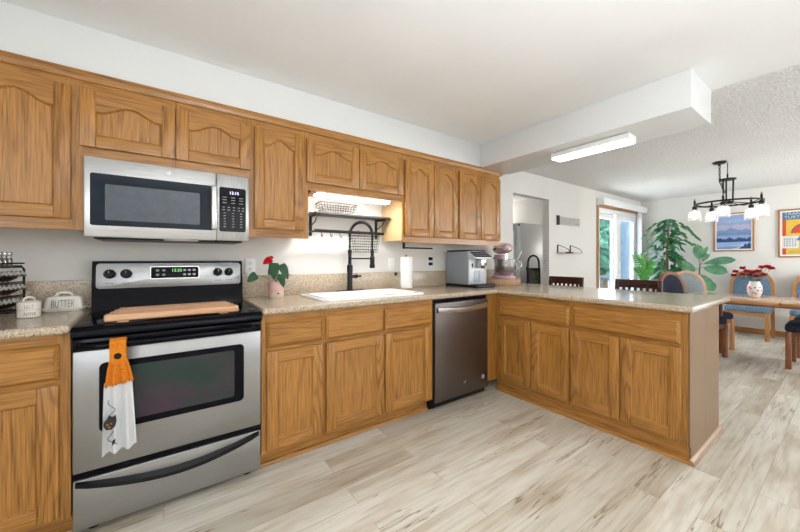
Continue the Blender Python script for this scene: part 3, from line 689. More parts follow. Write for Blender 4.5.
# wooden board of four bars on the cooktop
t = thing('stove_board', 'slatted wooden board of four bars lying across the cooktop', 'wooden board', (.06, -.47, .8995))
for k, (x0, x1) in enumerate(((-.215, .325), (-.205, .318), (-.195, .31), (-.185, .302))):
    y = -.582 + k * .074
    mb = B(t); mb.box(x0, x1, y - .0235, y + .0235, .9065, .938, BRD, .007, 3); s_ = mb.build('slat', t)
    mb = B(t)
    for x in (x0 + .03, x1 - .03): mb.lathe([(.006, .0), (.006, .0015), (0, .002)], (x, y, .937), STEM, 10)
    mb.build('screw_head', s_)
for x in (-.15, .255): mb = B(t); mb.box(x - .02, x + .02, -.60, -.35, .9004, .9065, BRD, .002); mb.build('batten', t)

# hanging towel
t = thing('hanging_towel', 'white towel with orange crocheted top buttoned over the oven handle', 'towel', (-.16, -.70, .84))
cx = -.158
mb = B(t); pth = [(-.708, .74), (-.709, .785), (-.708, .824), (-.700, .839), (-.684, .845), (-.668, .839), (-.659, .824), (-.660, .785), (-.700, .745)]
for i in range(len(pth) - 1):
    (ya, za), (yb, zb) = pth[i], pth[i + 1]; dv = Vector((0, yb - ya, zb - za)).normalized(); nn = Vector((0, -dv.z, dv.y)) * .003
    A, Bv = Vector((0, ya, za)), Vector((0, yb, zb)); h = .027
    vs = [A + nn + Vector((s_ * h + cx, 0, 0)) for s_ in (-1, 1)] + [A - nn + Vector((s_ * h + cx, 0, 0)) for s_ in (-1, 1)] + [Bv + nn + Vector((s_ * h + cx, 0, 0)) for s_ in (-1, 1)] + [Bv - nn + Vector((s_ * h + cx, 0, 0)) for s_ in (-1, 1)]
    mb.faces(vs, [(0, 1, 5, 4), (2, 3, 7, 6), (0, 2, 6, 4), (1, 3, 7, 5)], ORG)
def sheet(z0, z1, w0, w1, nf, amp0, amp1, y, m, nu=40, nv=14, scallop=0):
    vs = []
    for j in range(nv + 1):
        f = j / nv; z = z0 + (z1 - z0) * f; w_ = w0 + (w1 - w0) * f ** .8; a_ = amp0 + (amp1 - amp0) * f
        for side in (0, 1):
            for i in range(nu + 1):
                g = i / nu; x = (g - .5) * w_; yy = y - a_ * (.5 + .5 * cos(g * nf * 2 * pi + .6)) - (.004 if side == 0 else -.0)
                zz = z - (scallop * abs(sin(g * 9 * pi)) if j == nv else 0) + (.012 * (g - .5) * f)
                vs.append((cx + x + .006 * f, yy, zz))
    fs = []; W = nu + 1
    for j in range(nv):
        a, b = j * 2 * W, (j + 1) * 2 * W
        for i in range(nu): fs += [(a + i, a + i + 1, b + i + 1, b + i), (a + W + i, b + W + i, b + W + i + 1, a + W + i + 1)]
        fs += [(a, b, b + W, a + W), (a + nu, a + W + nu, b + W + nu, b + nu)]
    a = nv * 2 * W; fs += [(a + i, a + i + 1, a + W + i + 1, a + W + i) for i in range(nu)]; fs += [(i, W + i, W + i + 1, i + 1) for i in range(nu)]
    mb.faces(vs, fs, m)
sheet(.765, .660, .054, .094, 3, .001, .020, -.695, ORG, scallop=.008); tp = mb.build('crocheted_top', t, sharp=60)
mb = B(t); sheet(.664, .372, .090, .110, 2.5, .018, .040, -.680, TOWEL); cl = mb.build('cloth', t, sharp=60)
mb = B(t); mb.lathe([(.012, 0), (.013, .003), (.010, .006), (0, .007)], (cx, -.711, .775), BLKS, 18, axis='y'); mb.build('button', t)
mb = B(t); f = lambda a, b, d: (cx - .022 + a, -.7235 - d, .505 + b)
mb.prism([(-.022, -.012), (-.014, -.028), (.004, -.03), (.016, -.018), (.02, .004), (.016, .03), (.010, .022), (.002, .024), (-.004, .034), (-.012, .016), (-.02, .008)], f, 0, .0012, INK)
for a, b in ((-.010, -.006), (.002, -.004), (-.004, -.018)): mb.prism([(a - .004, b - .003), (a + .004, b - .003), (a, b + .004)], f, .0012, .002, ORG)
cu = lambda s0, ox, oz: [f(ox + .018 * sin(s * .9 + s0) * (1 - s / 9), oz + s * .010, .0004) for s in [k * .4 for k in range(16)]]
mb.tube(cu(0, 0, .034), .0012, INK, 4); mb.tube(cu(2, .004, -.095), .0014, INK, 4)
mb.prism([(.004, -.10), (.014, -.088), (.016, -.07), (.006, -.078)], f, 0, .0012, INK)
mb.build('embroidery', cl)

# ------------------------------------------------------------------ microwave
t = thing('microwave', 'stainless over-the-range microwave with black window and keypad', 'microwave', (.055, -.19, 1.293))
M0, M1 = -.313, .422
mb = B(t); mb.box(M0 + .003, M1 - .003, -.345, -.003, 1.300, 1.682, simple('appliance_grey', (.16, .16, .165), .4, .3), .003); mb.build('body', t)
mb = B(t); mb.box(M0, .246, -.372, -.345, 1.293, 1.683, STEELM, .006); dr = mb.build('microwave_door', t)
mb = B(t); mb.prism(rrz(-.290, .232, 1.350, 1.605, .010), lambda a, z, d: (a, -.372 - d, z), -.001, .002, MWG); wf = mb.build('door_window', dr)
mb = B(t); mb.prism(rrz(-.235, .165, 1.378, 1.555, .006), lambda a, z, d: (a, -.374 - d, z), -.001, .0008, MWI); mb.build('window_mesh', wf)
mb = B(t); mb.box(.218, .250, -.405, -.378, 1.352, 1.605, STEELV, .008, 3); mb.box(.226, .242, -.380, -.370, 1.37, 1.40, STEELV); mb.box(.226, .242, -.380, -.370, 1.56, 1.59, STEELV); mb.build('handle', dr)
mb = B(t); mb.box(.2475, M1, -.370, -.345, 1.293, 1.683, STEELV, .006); cp = mb.build('control_panel', t)
mb = B(t); mb.prism(rrz(.262, .404, 1.347, 1.607, .012), lambda a, z, d: (a, -.370 - d, z), -.001, .002, BLK); kp = mb.build('keypad', cp)
text('12:15', 'clock_digits', t, (.340, -.3728, 1.575), FY, .024, BLUL)
mb = B(t)
for r_, z in enumerate((1.548, 1.533, 1.516, 1.490, 1.474, 1.456, 1.440, 1.424, 1.408, 1.392, 1.376)):
    for x in ((.29, .335, .378) if r_ not in (3, 4) else (.285, .312, .339, .366, .388)):
        mb.box(x - .011 if r_ < 3 else x - .006, x + .011 if r_ < 3 else x + .006, -.3728, -.3720, z - .0022, z + .0022, GREYINK)
mb.build('key_legend', kp)
mb = B(t); mb.lathe([(.013, 0), (.013, .0012), (.010, .0016), (0, .0016)], (.02, -.372, 1.648), simple('badge_silver', (.45, .45, .46), .3, .8), 22, axis='y'); mb.build('round_badge', dr)
mb = B(t); mb.box(M0 + .03, M1 - .03, -.33, -.03, 1.286, 1.300, BLKS, .004); mb.box(.0, .16, -.36, -.30, 1.285, 1.294, STEEL, .003); mb.build('underside_grille', t)

# ------------------------------------------------------------------ dishwasher
t = thing('dishwasher', 'dark stainless dishwasher with a bowed bar handle built in beside the peninsula', 'dishwasher', (2.0, -.31, 0))
D0, D1 = 1.697, 2.318
mb = B(t); mb.box(D0 + .004, D1 - .004, -.595, -.04, .02, .868, BLKS, .003); mb.build('body', t)
mb = B(t); mb.box(D0 + .004, D1 - .002, -.632, -.597, .068, .842, DWST, .006); dr = mb.build('dishwasher_door', t)
mb = B(t); mb.box(D0 - .004, D1, -.607, -.596, .844, .874, BLK, .003); mb.box(D0 - .005, D0 + .003, -.618, -.596, .03, .844, BLKS); mb.build('control_strip', t)
mb = B(t); N = 14
for k in range(N):
    g = lambda k: (D0 + .022 + (D1 - D0 - .044) * k / N, -.645 - .022 * sin(pi * k / N), .788 - .012 * sin(pi * k / N))
    a, b_ = g(k), g(k + 1); h = .023
    vs = [(p[0], p[1] + dy, p[2] + dz) for p in (a, b_) for dy, dz in ((.012, -h), (.012, h), (0, h * .8), (-.003, 0), (0, -h * .8))]
    fs = [(i, (i + 1) % 5, (i + 1) % 5 + 5, i + 5) for i in range(5)] + ([(0, 1, 2, 3, 4)] if k == 0 else []) + ([(5, 6, 7, 8, 9)] if k == N - 1 else [])
    mb.faces(vs, fs, STEELM)
for x in (D0 + .022, D1 - .034): mb.box(x, x + .014, -.645, -.630, .770, .806, STEEL)
mb.build('handle', dr, sharp=45)
mb = B(t); f = lambda a, b, d: (D0 + .325 + a, -.632 - d, .168 + b)
mb.tube([f(.014 * cos(s) * 1.0, .006 * sin(s), .0008) for s in [2 * pi * k / 20 for k in range(20)]], .0012, BRASS, 5, closed=True); mb.tube([f(-.008, .004, .001), f(-.002, -.008, .001), f(.006, .006, .001), f(.022, .014, .001)], .0016, CHROME, 5); mb.build('swoosh_badge', dr)
mb = B(t); mb.lathe([(.019, 0), (.019, .0008), (.015, .001), (0, .001)], (D0 + .555, -.632, .170), simple('round_sticker', (.55, .58, .66), .3, .3, var=.4, scale=120), 20, axis='y'); mb.build('round_badge', dr)
mb = B(t); mb.box(D0, D1, -.56, -.545, .002, .066, BLKS); mb.build('toe_kick', t)
# ------------------------------------------------------------------ sink niche: light, shelf, baskets
t = thing('under_cabinet_light', 'white glowing light bar under the short cabinet over the sink', 'light', (1.24, -.26, 1.645))
mb = B(t); mb.box(.875, 1.50, -.315, -.235, 1.652, 1.681, VINYL, .004); mb.build('housing', t)
mb = B(t); mb.box(.88, 1.495, -.31, -.24, 1.638, 1.6525, STRIP, .005); mb.build('diffuser', t)
mb = B(t); mb.box(.83, .874, -.315, -.245, 1.645, 1.681, OAK['x'], .006); mb.build('wood_block', t)
t = thing('wall_shelf', 'narrow black wall shelf with hook rail in the lit sink niche', 'shelf', (1.25, -.08, 1.40))
mb = B(t); mb.box(.925, 1.60, -.165, -.006, 1.530, 1.546, simple('shelf_black', (.035, .033, .032), .35), .003); mb.build('shelf_board', t)
mb = B(t); mb.box(.93, 1.555, -.130, -.118, 1.392, 1.416, IRON, .002); rl = mb.build('hook_rail', t)
for x in (.944, 1.55):
    mb = B(t); mb.box(x - .012, x + .012, -.008, -.0005, 1.37, 1.56, IRON, .002); mb.box(x - .010, x + .010, -.155, -.006, 1.519, 1.530, IRON, .002); mb.box(x - .010, x + .010, -.125, -.006, 1.396, 1.408, IRON, .002)
    mb.tube([(x, -.15, 1.522), (x, -.10, 1.475), (x, -.02, 1.45)], .004, IRON, 6); mb.build('bracket', t)
for k in range(4):
    x = .985 + k * .078; mb = B(t)
    mb.tube([(x, -.124, 1.392), (x, -.124, 1.372), (x, -.13, 1.360), (x, -.142, 1.357), (x, -.150, 1.364), (x, -.152, 1.374)], .0028, IRON, 6); mb.build('hook', rl)
def basket(x0, x1, y0, y1, z0, z1, taper, nx, ny, nz, label, m=WIRE):
    t = thing('wire_basket', label, 'basket', ((x0 + x1) / 2, (y0 + y1) / 2, z0)); mb = B(t)
    def ring(f):
        k = taper * (1 - f); z = z0 + (z1 - z0) * f
        return x0 + k, x1 - k, y0 + k * .4, y1 - k * .4, z
    for i in range(nz + 1):
        a = ring(i / nz); mb.tube([(a[0], a[2], a[4]), (a[1], a[2], a[4]), (a[1], a[3], a[4]), (a[0], a[3], a[4])], .0028 if i == nz else .0015, m, 5, closed=True)
    A, Z = ring(0), ring(1)
    for i in range(nx + 1):
        f = i / nx; xa, xz = A[0] + (A[1] - A[0]) * f, Z[0] + (Z[1] - Z[0]) * f
        mb.tube([(xz, Z[2], Z[4]), (xa, A[2], A[4]), (xa, A[3], A[4]), (xz, Z[3], Z[4])], .0014, m, 5)
    for i in range(ny + 1):
        f = i / ny; ya, yz = A[2] + (A[3] - A[2]) * f, Z[2] + (Z[3] - Z[2]) * f
        mb.tube([(Z[0], yz, Z[4]), (A[0], ya, A[4]), (A[1], ya, A[4]), (Z[1], yz, Z[4])], .0014, m, 5)
    mb.build('wire_frame', t); return t
basket(.975, 1.285, -.15, -.035, 1.5475, 1.625, .022, 13, 4, 4, 'wire basket standing on the black wall shelf', IRON)
t = basket(1.262, 1.50, -.15, -.05, 1.245, 1.38, .02, 11, 4, 6, 'wire basket hanging below the hook rail behind the faucet', IRON)
mb = B(t)
for x in (1.30, 1.46): mb.tube([(x, -.15, 1.38), (x, -.15, 1.4195), (x, -.118, 1.4195)], .002, IRON, 5)
mb.build('hanger', t)

# ------------------------------------------------------------------ wall plates
def plate(x, z, label, kind, name='wall_outlet', m=VINYL):
    t = thing(name, label, 'outlet' if kind != 'switch' else 'switch', (x, -.004, z))
    mb = B(t); mb.box(x - .036, x + .036, -.007, -.0005, z - .058, z + .058, m, .003); mb.build('cover_plate', t)
    mb = B(t)
    if kind == 'switch': mb.box(x - .016, x + .016, -.010, -.006, z - .033, z + .033, PORC, .002); mb.build('rocker', t)
    else:
        for s_ in (-1, 1):
            mb.lathe([(.016, 0), (.016, .0022), (0, .0024)], (x, -.0065, z + s_ * .021), PORC, 18, axis='y')
        f = mb.build('receptacle', t); mb = B(t)
        for s_ in (-1, 1):
            for dx in (-.006, .006): mb.box(x + dx - .001, x + dx + .001, -.0095, -.0085, z + s_ * .021, z + s_ * .021 + .008, INK)
            mb.box(x - .002, x + .002, -.0095, -.0085, z + s_ * .021 - .010, z + s_ * .021 - .006, INK)
        mb.build('slot', f)
    return t
plate(.500, 1.135, 'white wall outlet behind the red flowering plant beside the range', 'outlet')
plate(1.716, 1.140, 'white wall switch between the sink niche and the paper towel roll', 'switch', 'wall_switch')
t = plate(2.18, 1.165, 'wall outlet with two black plugs left of the silver coffee machine', 'outlet')
for s_ in (-1, 1): mb = B(t); mb.box(2.163, 2.197, -.040, -.009, 1.165 + s_ * .026 - .015, 1.165 + s_ * .026 + .015, BLKS, .005); mb.build('plug', t)
t = thing('power_cord', 'black plug and cord in the outlet between coffee machine and mixer', 'cord', (2.72, -.01, 1.16))
mb = B(t); mb.box(2.69, 2.76, -.006, -.0005, 1.12, 1.235, VINYL, .002); mb.build('cover_plate', t)
mb = B(t); mb.box(2.708, 2.742, -.045, -.007, 1.185, 1.22, BLKS, .006); mb.build('plug', t)
mb = B(t); mb.tube([(2.725, -.045, 1.20), (2.722, -.07, 1.18), (2.70, -.08, 1.10), (2.675, -.075, 1.02), (2.665, -.07, .94), (2.665, -.065, .9195)], .0035, BLKS, 8); mb.build('cable', t)
tag(MB().box(1.735, 1.757, -.046, -.0245, 1.035, 1.062, BLKS, .003).build('backsplash_adapter'), 'tiny black box stuck on the backsplash beside the paper towel roll', 'adapter')

# paper towel roll and the bar under the cabinet
t = thing('paper_towel_holder', 'white paper towel roll standing on a wooden holder by the sink', 'paper towel', (1.745, -.2, .9145))
mb = B(t); mb.lathe([(.062, 0), (.062, .012), (.058, .016), (0, .016)], (1.745, -.2, .9145), CH['x'], 28); mb.build('base', t)
mb = B(t); mb.lathe([(.020, .017), (.052, .017), (.053, .02), (.053, .288), (.051, .291), (.020, .291), (.020, .017)], (1.745, -.2, .9145), PAPER, 32); mb.build('paper_roll', t)
mb = B(t); mb.lathe([(.007, .0155), (.007, .300), (.010, .302), (.010, .310), (0, .312)], (1.745, -.2, .9145), CH['z'], 12); mb.build('dowel', t)
t = thing('towel_bar', 'black towel bar fixed below the tall cabinet right of the sink', 'towel bar', (1.86, -.22, 1.345))
mb = B(t); mb.tube([(1.705, -.22, 1.285), (2.03, -.22, 1.285)], .007, IRON, 10); mb.build('bar', t)
mb = B(t); mb.box(1.695, 1.71, -.232, -.208, 1.276, 1.344, IRON, .003); mb.box(1.695, 1.73, -.245, -.195, 1.340, 1.3455, IRON, .001); mb.build('bracket', t)

# ------------------------------------------------------------------ plants
def leaf(mb, base, d, L, W, m, droop=.3, tip=1.6, nseg=7, fold=.15, up=(0, 0, 1), shape=None):
    d = Vector(d).normalized(); up = Vector(up); side = d.cross(up)
    if side.length < 1e-3: side = d.orthogonal()
    side.normalize(); nrm = side.cross(d).normalized(); vs = []
    p = Vector(base); step = L / nseg
    for i in range(nseg + 1):
        f = i / nseg
        wd = W * (shape(f) if shape else (sin(pi * min(1, f ** .75)) ** .8 if 0 < f < 1 else .02)) / 2
        vs += [p + side * wd + nrm * fold * wd, p.copy(), p - side * wd + nrm * fold * wd]
        dd = (d - Vector((0, 0, 1)) * droop * f * tip).normalized(); nrm = side.cross(dd).normalized(); p = p + dd * step
    fs = []
    for i in range(nseg): a = i * 3; fs += [(a, a + 1, a + 4, a + 3), (a + 1, a + 2, a + 5, a + 4)]
    mb.faces(vs, fs, m)
heart = lambda f: (max(.02, (1 - f) ** .75 * (f + .12) ** .35 * 1.45) if f < 1 else .02)
t = thing('potted_anthurium', 'small anthurium with one red bloom in a pink and sand pot by the range', 'plant', (.640, -.155, .9145))
mb = MB(); mb.lathe([(.0, 0), (.047, 0), (.050, .004), (.0515, .045)], (0, 0, 0), SAND, 28); mb.lathe([(.0515, .045), (.053, .112), (.052, .116), (.047, .114), (.045, .10), (0, .10)], (0, 0, 0), PINKPOT, 28)
mb.prism([(-.010, .030), (.012, .031), (.006, .037), (0, .041), (-.005, .037)], lambda a, z, d: (a + .0, -.0505 - d, z), 0, .002, INK); mb.build('pot', t)
mb = MB(); mb.lathe([(0, .106), (.044, .104)], (0, 0, 0), SOIL, 20); mb.build('soil', t)
mb = MB(); mst = MB()
for (tx, ty, tz, dx, dy, dz, L, W, dr) in ((-.02, -.02, .245, -.15, -.5, -1, .125, .085, .1), (.032, -.01, .235, .35, -.4, -1, .12, .075, .1), (.012, -.05, .165, .15, -.6, -1, .10, .062, .2), (-.135, -.03, .165, -.65, -.35, -.28, .085, .07, .3), (-.005, .02, .23, -.4, .5, -.8, .09, .06, .2), (.02, .03, .15, .7, .4, -.3, .07, .05, .2)):
    b0 = Vector((tx, ty, tz)); mst.tube([(tx * .1, ty * .1, .10), (tx * .5, ty * .5, .10 + (tz - .10) * .7), b0], .002, GSTEM, 6)
    leaf(mb, b0, (dx, dy, dz), L, W, LEAFA, dr, up=(0, -1, .35), shape=heart)
for (x1, z1, x2, z2) in ((.05, .235, .085, .215), (.06, .17, .105, .158)): mst.tube([(.02, 0, .11), (x1, 0, z1), (x2, -.01, z2)], .0016, STEM, 5)
mst.tube([(0, 0, .10), (-.03, 0, .19), (-.055, -.01, .255)], .002, GSTEM, 6)
mb.build('foliage', t); mst.build('stem', t)
mb = MB(); leaf(mb, (-.035, -.012, .272), (-1, -.4, -.42), .075, .062, ANTH, .2, up=(0, -1, .6), shape=heart); leaf(mb, (-.035, -.012, .268), (-.2, -.2, .9), .03, .035, ANTH, .2, up=(0, -1, .6)); mb.build('bloom', t)

# ------------------------------------------------------------------ left counter: crock, butter dish, spice rack
def sc(mb, k, kz):
    for v in mb.bm.verts: v.co = Vector((v.co.x * k, v.co.y * k, v.co.z * kz))
t = thing('salt_crock', 'round two-tier cream crock lettered SALT and PEPPER on the left counter', 'crock', (-.510, -.285, .9145))
mb = MB(); mb.lathe([(0, 0), (.050, 0), (.056, .004), (.057, .036), (.055, .040), (0, .040)], (0, 0, 0), CREAM, 32); sc(mb, .68, .87); mb.build('pepper_bowl', t)
mb = MB(); mb.lathe([(0, .0403), (.053, .0403), (.057, .043), (.0575, .072), (.056, .074), (.0565, .076), (.056, .082), (.045, .0865), (0, .089)], (0, 0, 0), CREAM, 32); sc(mb, .68, .87); mb.build('salt_bowl', t)
mb = MB(); hv = Vector((.78, .62, 0)); mb.tube([tuple(hv * (.030 * cos(a)) + Vector((0, 0, .086 + .022 * sin(a)))) for a in [pi * k / 12 for k in range(13)]], .0055, CREAM, 8); sc(mb, .68, .87); mb.build('handle', t)
def wraptext(s_, t, r, z, size, ang0, gap):
    for i, ch in enumerate(s_):
        a = ang0 + (i - (len(s_) - 1) / 2) * gap
        text(ch, 'letter', t, Vector(t.location) + Vector((r * cos(a), r * sin(a), z)), (radians(90), 0, a + pi / 2), size, INK, sx=.42, thin=.02)
wraptext('SALT', t, .0394, .050, .026, radians(-80), .20); wraptext('PEPPER', t, .0391, .017, .023, radians(-74), .17)
t = thing('butter_dish', 'long cream covered dish lettered BUTTER beside the range', 'butter dish', (-.425, -.10, .9145))
mb = MB(); O = rr(0, 0, .118, .060, .03); I = rr(0, 0, .095, .045, .025)
n = len(O); vs = [(x, y, z) for x, y, z in [(a, b, .0) for a, b in I] + [(a, b, .016) for a, b in O] + [(a, b, .019) for a, b in O] + [(a, b, .008) for a, b in I]]
mb.faces(vs, [(L * n + k, L * n + (k + 1) % n, L * n + n + (k + 1) % n, L * n + n + k) for L in range(3) for k in range(n)] + [tuple(range(n)), tuple(range(3 * n, 4 * n))], CREAM); sc(mb, .73, .95); mb.build('tray', t)
mb = MB(); vs = []; lv = [(.100, .048, .0086), (.099, .047, .03), (.093, .043, .062), (.084, .036, .076), (.070, .024, .081)]
for hx, hy, z in lv: vs += [(x, y, z) for x, y in rr(0, 0, hx, hy, .022)]
mb.faces(vs, [(L * n + k, L * n + (k + 1) % n, L * n + n + (k + 1) % n, L * n + n + k) for L in range(4) for k in range(n)] + [tuple(range(4 * n, 5 * n))], CREAM); sc(mb, .73, .95); mb.build('lid', t)
mb = MB(); mb.tube([(-.045, 0, .078), (-.034, 0, .094), (-.018, 0, .101), (.018, 0, .101), (.034, 0, .094), (.045, 0, .078)], .008, CREAM, 10); sc(mb, .73, .95); mb.build('handle', t)
text('BUTTER', 'lettering', t, (-.425, -.1358, .9145 + .038), (radians(83), 0, 0), .056, INK, sx=.44, thin=.022)

RA = radians(75); RL = Vector((-.562, -.13, .9145)); RM = Matrix.Translation(RL) @ Matrix.Rotation(RA, 4, 'Z')
t = thing('spice_rack', 'black iron tiered spice rack in the corner of the left counter', 'spice rack', RL, RA)
tiers = [(.050, .010), (.115, .010), (.180, .010)]
for x in (0, -.34):
    mb = MB(); mb.tube([(x, 0, .005), (x, 0, .22), (x, .010, .236), (x, .105, .236), (x, .115, .22), (x, .115, .005)], .005, IRON, 8, closed=True); mb.build('side_frame', t)
for z, y in tiers:
    mb = MB(); mb.tube([(0, y - .012, z - .020), (-.34, y - .012, z - .020)], .003, IRON, 6); mb.tube([(0, y + .035, z - .044 + .020), (-.34, y + .035, z - .024)], .003, IRON, 6); mb.tube([(0, y - .018, z + .012), (-.34, y - .018, z + .012)], .003, IRON, 6)
    mb.box(-.34, 0, y - .01, y + .04, z - .030, z - .026, IRON); mb.build('tier', t)
mb = MB(); mb.box(-.34, 0, .002, .112, .228, .232, IRON); mb.tube([(0, .0, .250), (-.34, .0, .250), (-.34, .115, .250), (0, .115, .250)], .0035, IRON, 6, closed=True); mb.build('top_tray', t)
def jar_at(local, tilt, label, group, src=None):
    loc = RM @ Vector(local)
    if src is None:
        j = thing('spice_jar', label, 'spice jar', loc, RA, group)
        M = Matrix.Rotation(tilt, 4, 'X')
        mb = MB(); mb.lathe([(0, 0), (.0125, 0), (.0132, .003), (.0132, .050), (.011, .056)], (0, 0, 0), JARG, 14, M=M); mb.build('glass_body', j)
        mb = MB(); mb.lathe([(0, .002), (.012, .002), (.012, .040), (0, .042)], (0, 0, 0), simple('spice_%d' % int(local[2] * 1000), (.16, .08, .035), .9, var=.5), 12, M=M); mb.build('spice', j)
        mb = MB(); mb.lathe([(.0125, .056), (.0132, .058), (.0132, .070), (.012, .072), (0, .072)], (0, 0, 0), simple('cap_silver', (.62, .61, .60), .25, .9), 16, M=M); mb.build('cap', j)
        return j
    return dup(src, loc, RA, label, group)
for i, (z, y) in enumerate(tiers):
    src = None; lab = ['spice jar lying tilted in the bottom tier of the black rack', 'spice jar lying tilted in the middle tier of the black rack', 'spice jar lying tilted in the upper tier of the black rack'][i]
    for k in range(8):
        j = jar_at((-.020 - k * .0285, y + .046, z - .010), radians(62), lab, ['spice jars in the bottom tier', 'spice jars in the middle tier', 'spice jars in the upper tier'][i], src); src = src or j
src = None
for k in range(8):
    j = jar_at((-.020 - k * .030, .045, .2325), 0, 'clear spice jar standing upright on top of the black rack', 'upright spice jars on the rack', src); src = src or j

# ------------------------------------------------------------------ coffee machine, mixer
t = thing('coffee_machine', 'boxy silver coffee machine on a black tray in the counter corner', 'coffee machine', (2.505, -.2, .9145))
mb = B(t); mb.box(2.375, 2.64, -.455, -.035, .9145, .940, BLKS, .006); mb.box(2.385, 2.63, -.45, -.36, .940, .945, IRON, .002); mb.build('drip_tray', t)
mb = B(t); mb.prism([(-.340, .9405), (-.340, 1.20), (-.335, 1.262), (-.04, 1.262), (-.04, .9405)], lambda y, z, d: (d, y, z), 2.378, 2.637, APPL, .004); mb.build('body', t)
mb = B(t); mb.box(2.380, 2.635, -.352, -.3405, .9405, 1.19, APPF, .006); mb.build('front_panel', t)
mb = B(t); mb.prism([(-.345, 1.258), (-.430, 1.205), (-.430, 1.192), (-.345, 1.192)], lambda y, z, d: (d, y, z), 2.378, 2.637, APPF, .003); hd = mb.build('brew_head', t)
mb = B(t)
T = lambda a, b, d: (2.378 + a, -.345 - b * .0855 - d * .53, 1.2585 - b * .0533 + d * .85)
mb.prism([(.012, .06), (.247, .06), (.247, .95), (.012, .95)], T, -.001, .0015, BLK)
for a in range(6):
    for b in (.3, .6): mb.prism([(.03 + a * .035, b), (.052 + a * .035, b), (.052 + a * .035, b + .14), (.03 + a * .035, b + .14)], T, .0015, .0025, GREYINK)
mb.build('touch_panel', hd)
mb = B(t); mb.box(2.379, 2.636, -.335, -.05, 1.2622, 1.276, BLK, .004); mb.build('lid', t)
mb = B(t); mb.box(2.40, 2.445, -.3555, -.351, 1.085, 1.165, VINYL, .002); mb.box(2.413, 2.432, -.3575, -.355, 1.105, 1.145, BLKS, .001); mb.build('side_window', t)
mb = B(t); mb.box(2.47, 2.57, -.395, -.351, 1.10, 1.1925, APPL, .006); mb.box(2.48, 2.56, -.42, -.39, 1.12, 1.192, CHROME, .008); mb.tube([(2.505, -.405, 1.12), (2.505, -.405, 1.095)], .006, BLKS, 8); mb.tube([(2.535, -.405, 1.12), (2.535, -.405, 1.095)], .006, BLKS, 8); mb.build('spout', t)
mb = B(t); mb.box(2.45, 2.54, -.3545, -.351, .96, 1.075, APPL, .002); mb.build('lower_door', t)

tag(MB().lathe([(0, 0), (.207, 0), (.213, .008), (.213, .058), (.209, .064), (0, .064)], (2.985, -.245, .9145), SLAB, 48).build('wood_slab'), 'thick round wood slab under the pink stand mixer', 'wood slab')
t = thing('stand_mixer', 'pink stand mixer with steel bowl on the round wood slab', 'mixer', (3.04, -.245, .979), radians(-30)); t.scale = (1.1, 1.1, 1.1)
mb = MB(); n_ = 24
def oval(cy, hx, hy, z): return [(hx * cos(2 * pi * k / n_), cy + hy * sin(2 * pi * k / n_), z) for k in range(n_)]
def loft(mb, rings, m):
    n = len(rings[0]); vs = [v for r_ in rings for v in r_]
    mb.faces(vs, [(i * n + k, i * n + (k + 1) % n, (i + 1) * n + (k + 1) % n, (i + 1) * n + k) for i in range(len(rings) - 1) for k in range(n)] + [tuple(range(n)), tuple(range((len(rings) - 1) * n, len(rings) * n))], m)
loft(mb, [oval(-.02, .105, .15, 0), oval(-.02, .11, .155, .012), oval(-.02, .10, .145, .026), oval(-.02, .075, .12, .034)], PINKM); mb.build('base', t)
mb = MB(); loft(mb, [oval(.10, .055, .045, .028), oval(.105, .048, .040, .08), oval(.105, .045, .042, .15), oval(.10, .048, .05, .21), oval(.095, .05, .055, .235)], PINKM); mb.build('column', t)
mb = MB(); ys_ = [(.175, .02), (.165, .045), (.13, .062), (.07, .070), (0, .068), (-.06, .062), (-.11, .054), (-.135, .046), (-.142, .02)]
loft(mb, [[(r_ * .95 * cos(2 * pi * k / n_), y, .292 + r_ * (.92 if sin(2 * pi * k / n_) > 0 else .75) * sin(2 * pi * k / n_)) for k in range(n_)] for y, r_ in ys_], PINKM); hd = mb.build('motor_head', t, sharp=60)
mb = MB(); mb.lathe([(.022, 0), (.022, .012), (.016, .018), (0, .018)], (0, -.140, .29), CHROME, 18, axis='y'); mb.build('attachment_hub', hd)
mb = MB(); mb.tube([(.066 * cos(a) * 1.0, y, .292 + .012) for a, y in ((0, .10), (0, -.11))], .006, CHROME, 8); mb.tube([(-.066, .10, .304), (-.066, -.11, .304)], .006, CHROME, 8); mb.build('trim_band', hd)
mb = MB(); mb.lathe([(0, .034), (.045, .034), (.055, .040), (.060, .050), (.085, .062), (.098, .085), (.105, .13), (.110, .185), (.113, .187), (.109, .188), (.103, .13), (.09, .08), (0, .07)], (0, -.06, 0), BOWL, 36); bw = mb.build('bowl', t)
mb = MB(); mb.tube([(.105, -.06, .16), (.15, -.075, .165), (.155, -.078, .12), (.108, -.06, .09)], .007, CHROME, 8); mb.build('bowl_handle', bw)
mb = MB(); mb.tube([(0, -.075, .24), (0, -.075, .17)], .008, CHROME, 8); mb.tube([(.0, -.075, .17), (.04, -.075, .15), (.05, -.075, .11), (0, -.075, .085), (-.05, -.075, .11), (-.04, -.075, .15), (0, -.075, .17)], .005, CHROME, 8); mb.build('beater', t)
mb = MB(); mb.lathe([(.012, 0), (.012, .012), (0, .014)], (-.068, .03, .29), BLKS, 12, axis='x'); mb.tube([(-.05, .10, .20), (-.075, .10, .20)], .006, BLKS, 8); mb.build('speed_lever', t)
t = thing('whisk', 'thin white utensil handle leaning out of the mixer bowl', 'utensil', (3.085, -.335, 1.11))
mb = MB(); mb.tube([(0, 0, 0), (.07, -.02, .085), (.115, -.035, .165)], [.004, .005, .006], VINYL, 8); mb.build('handle', t)

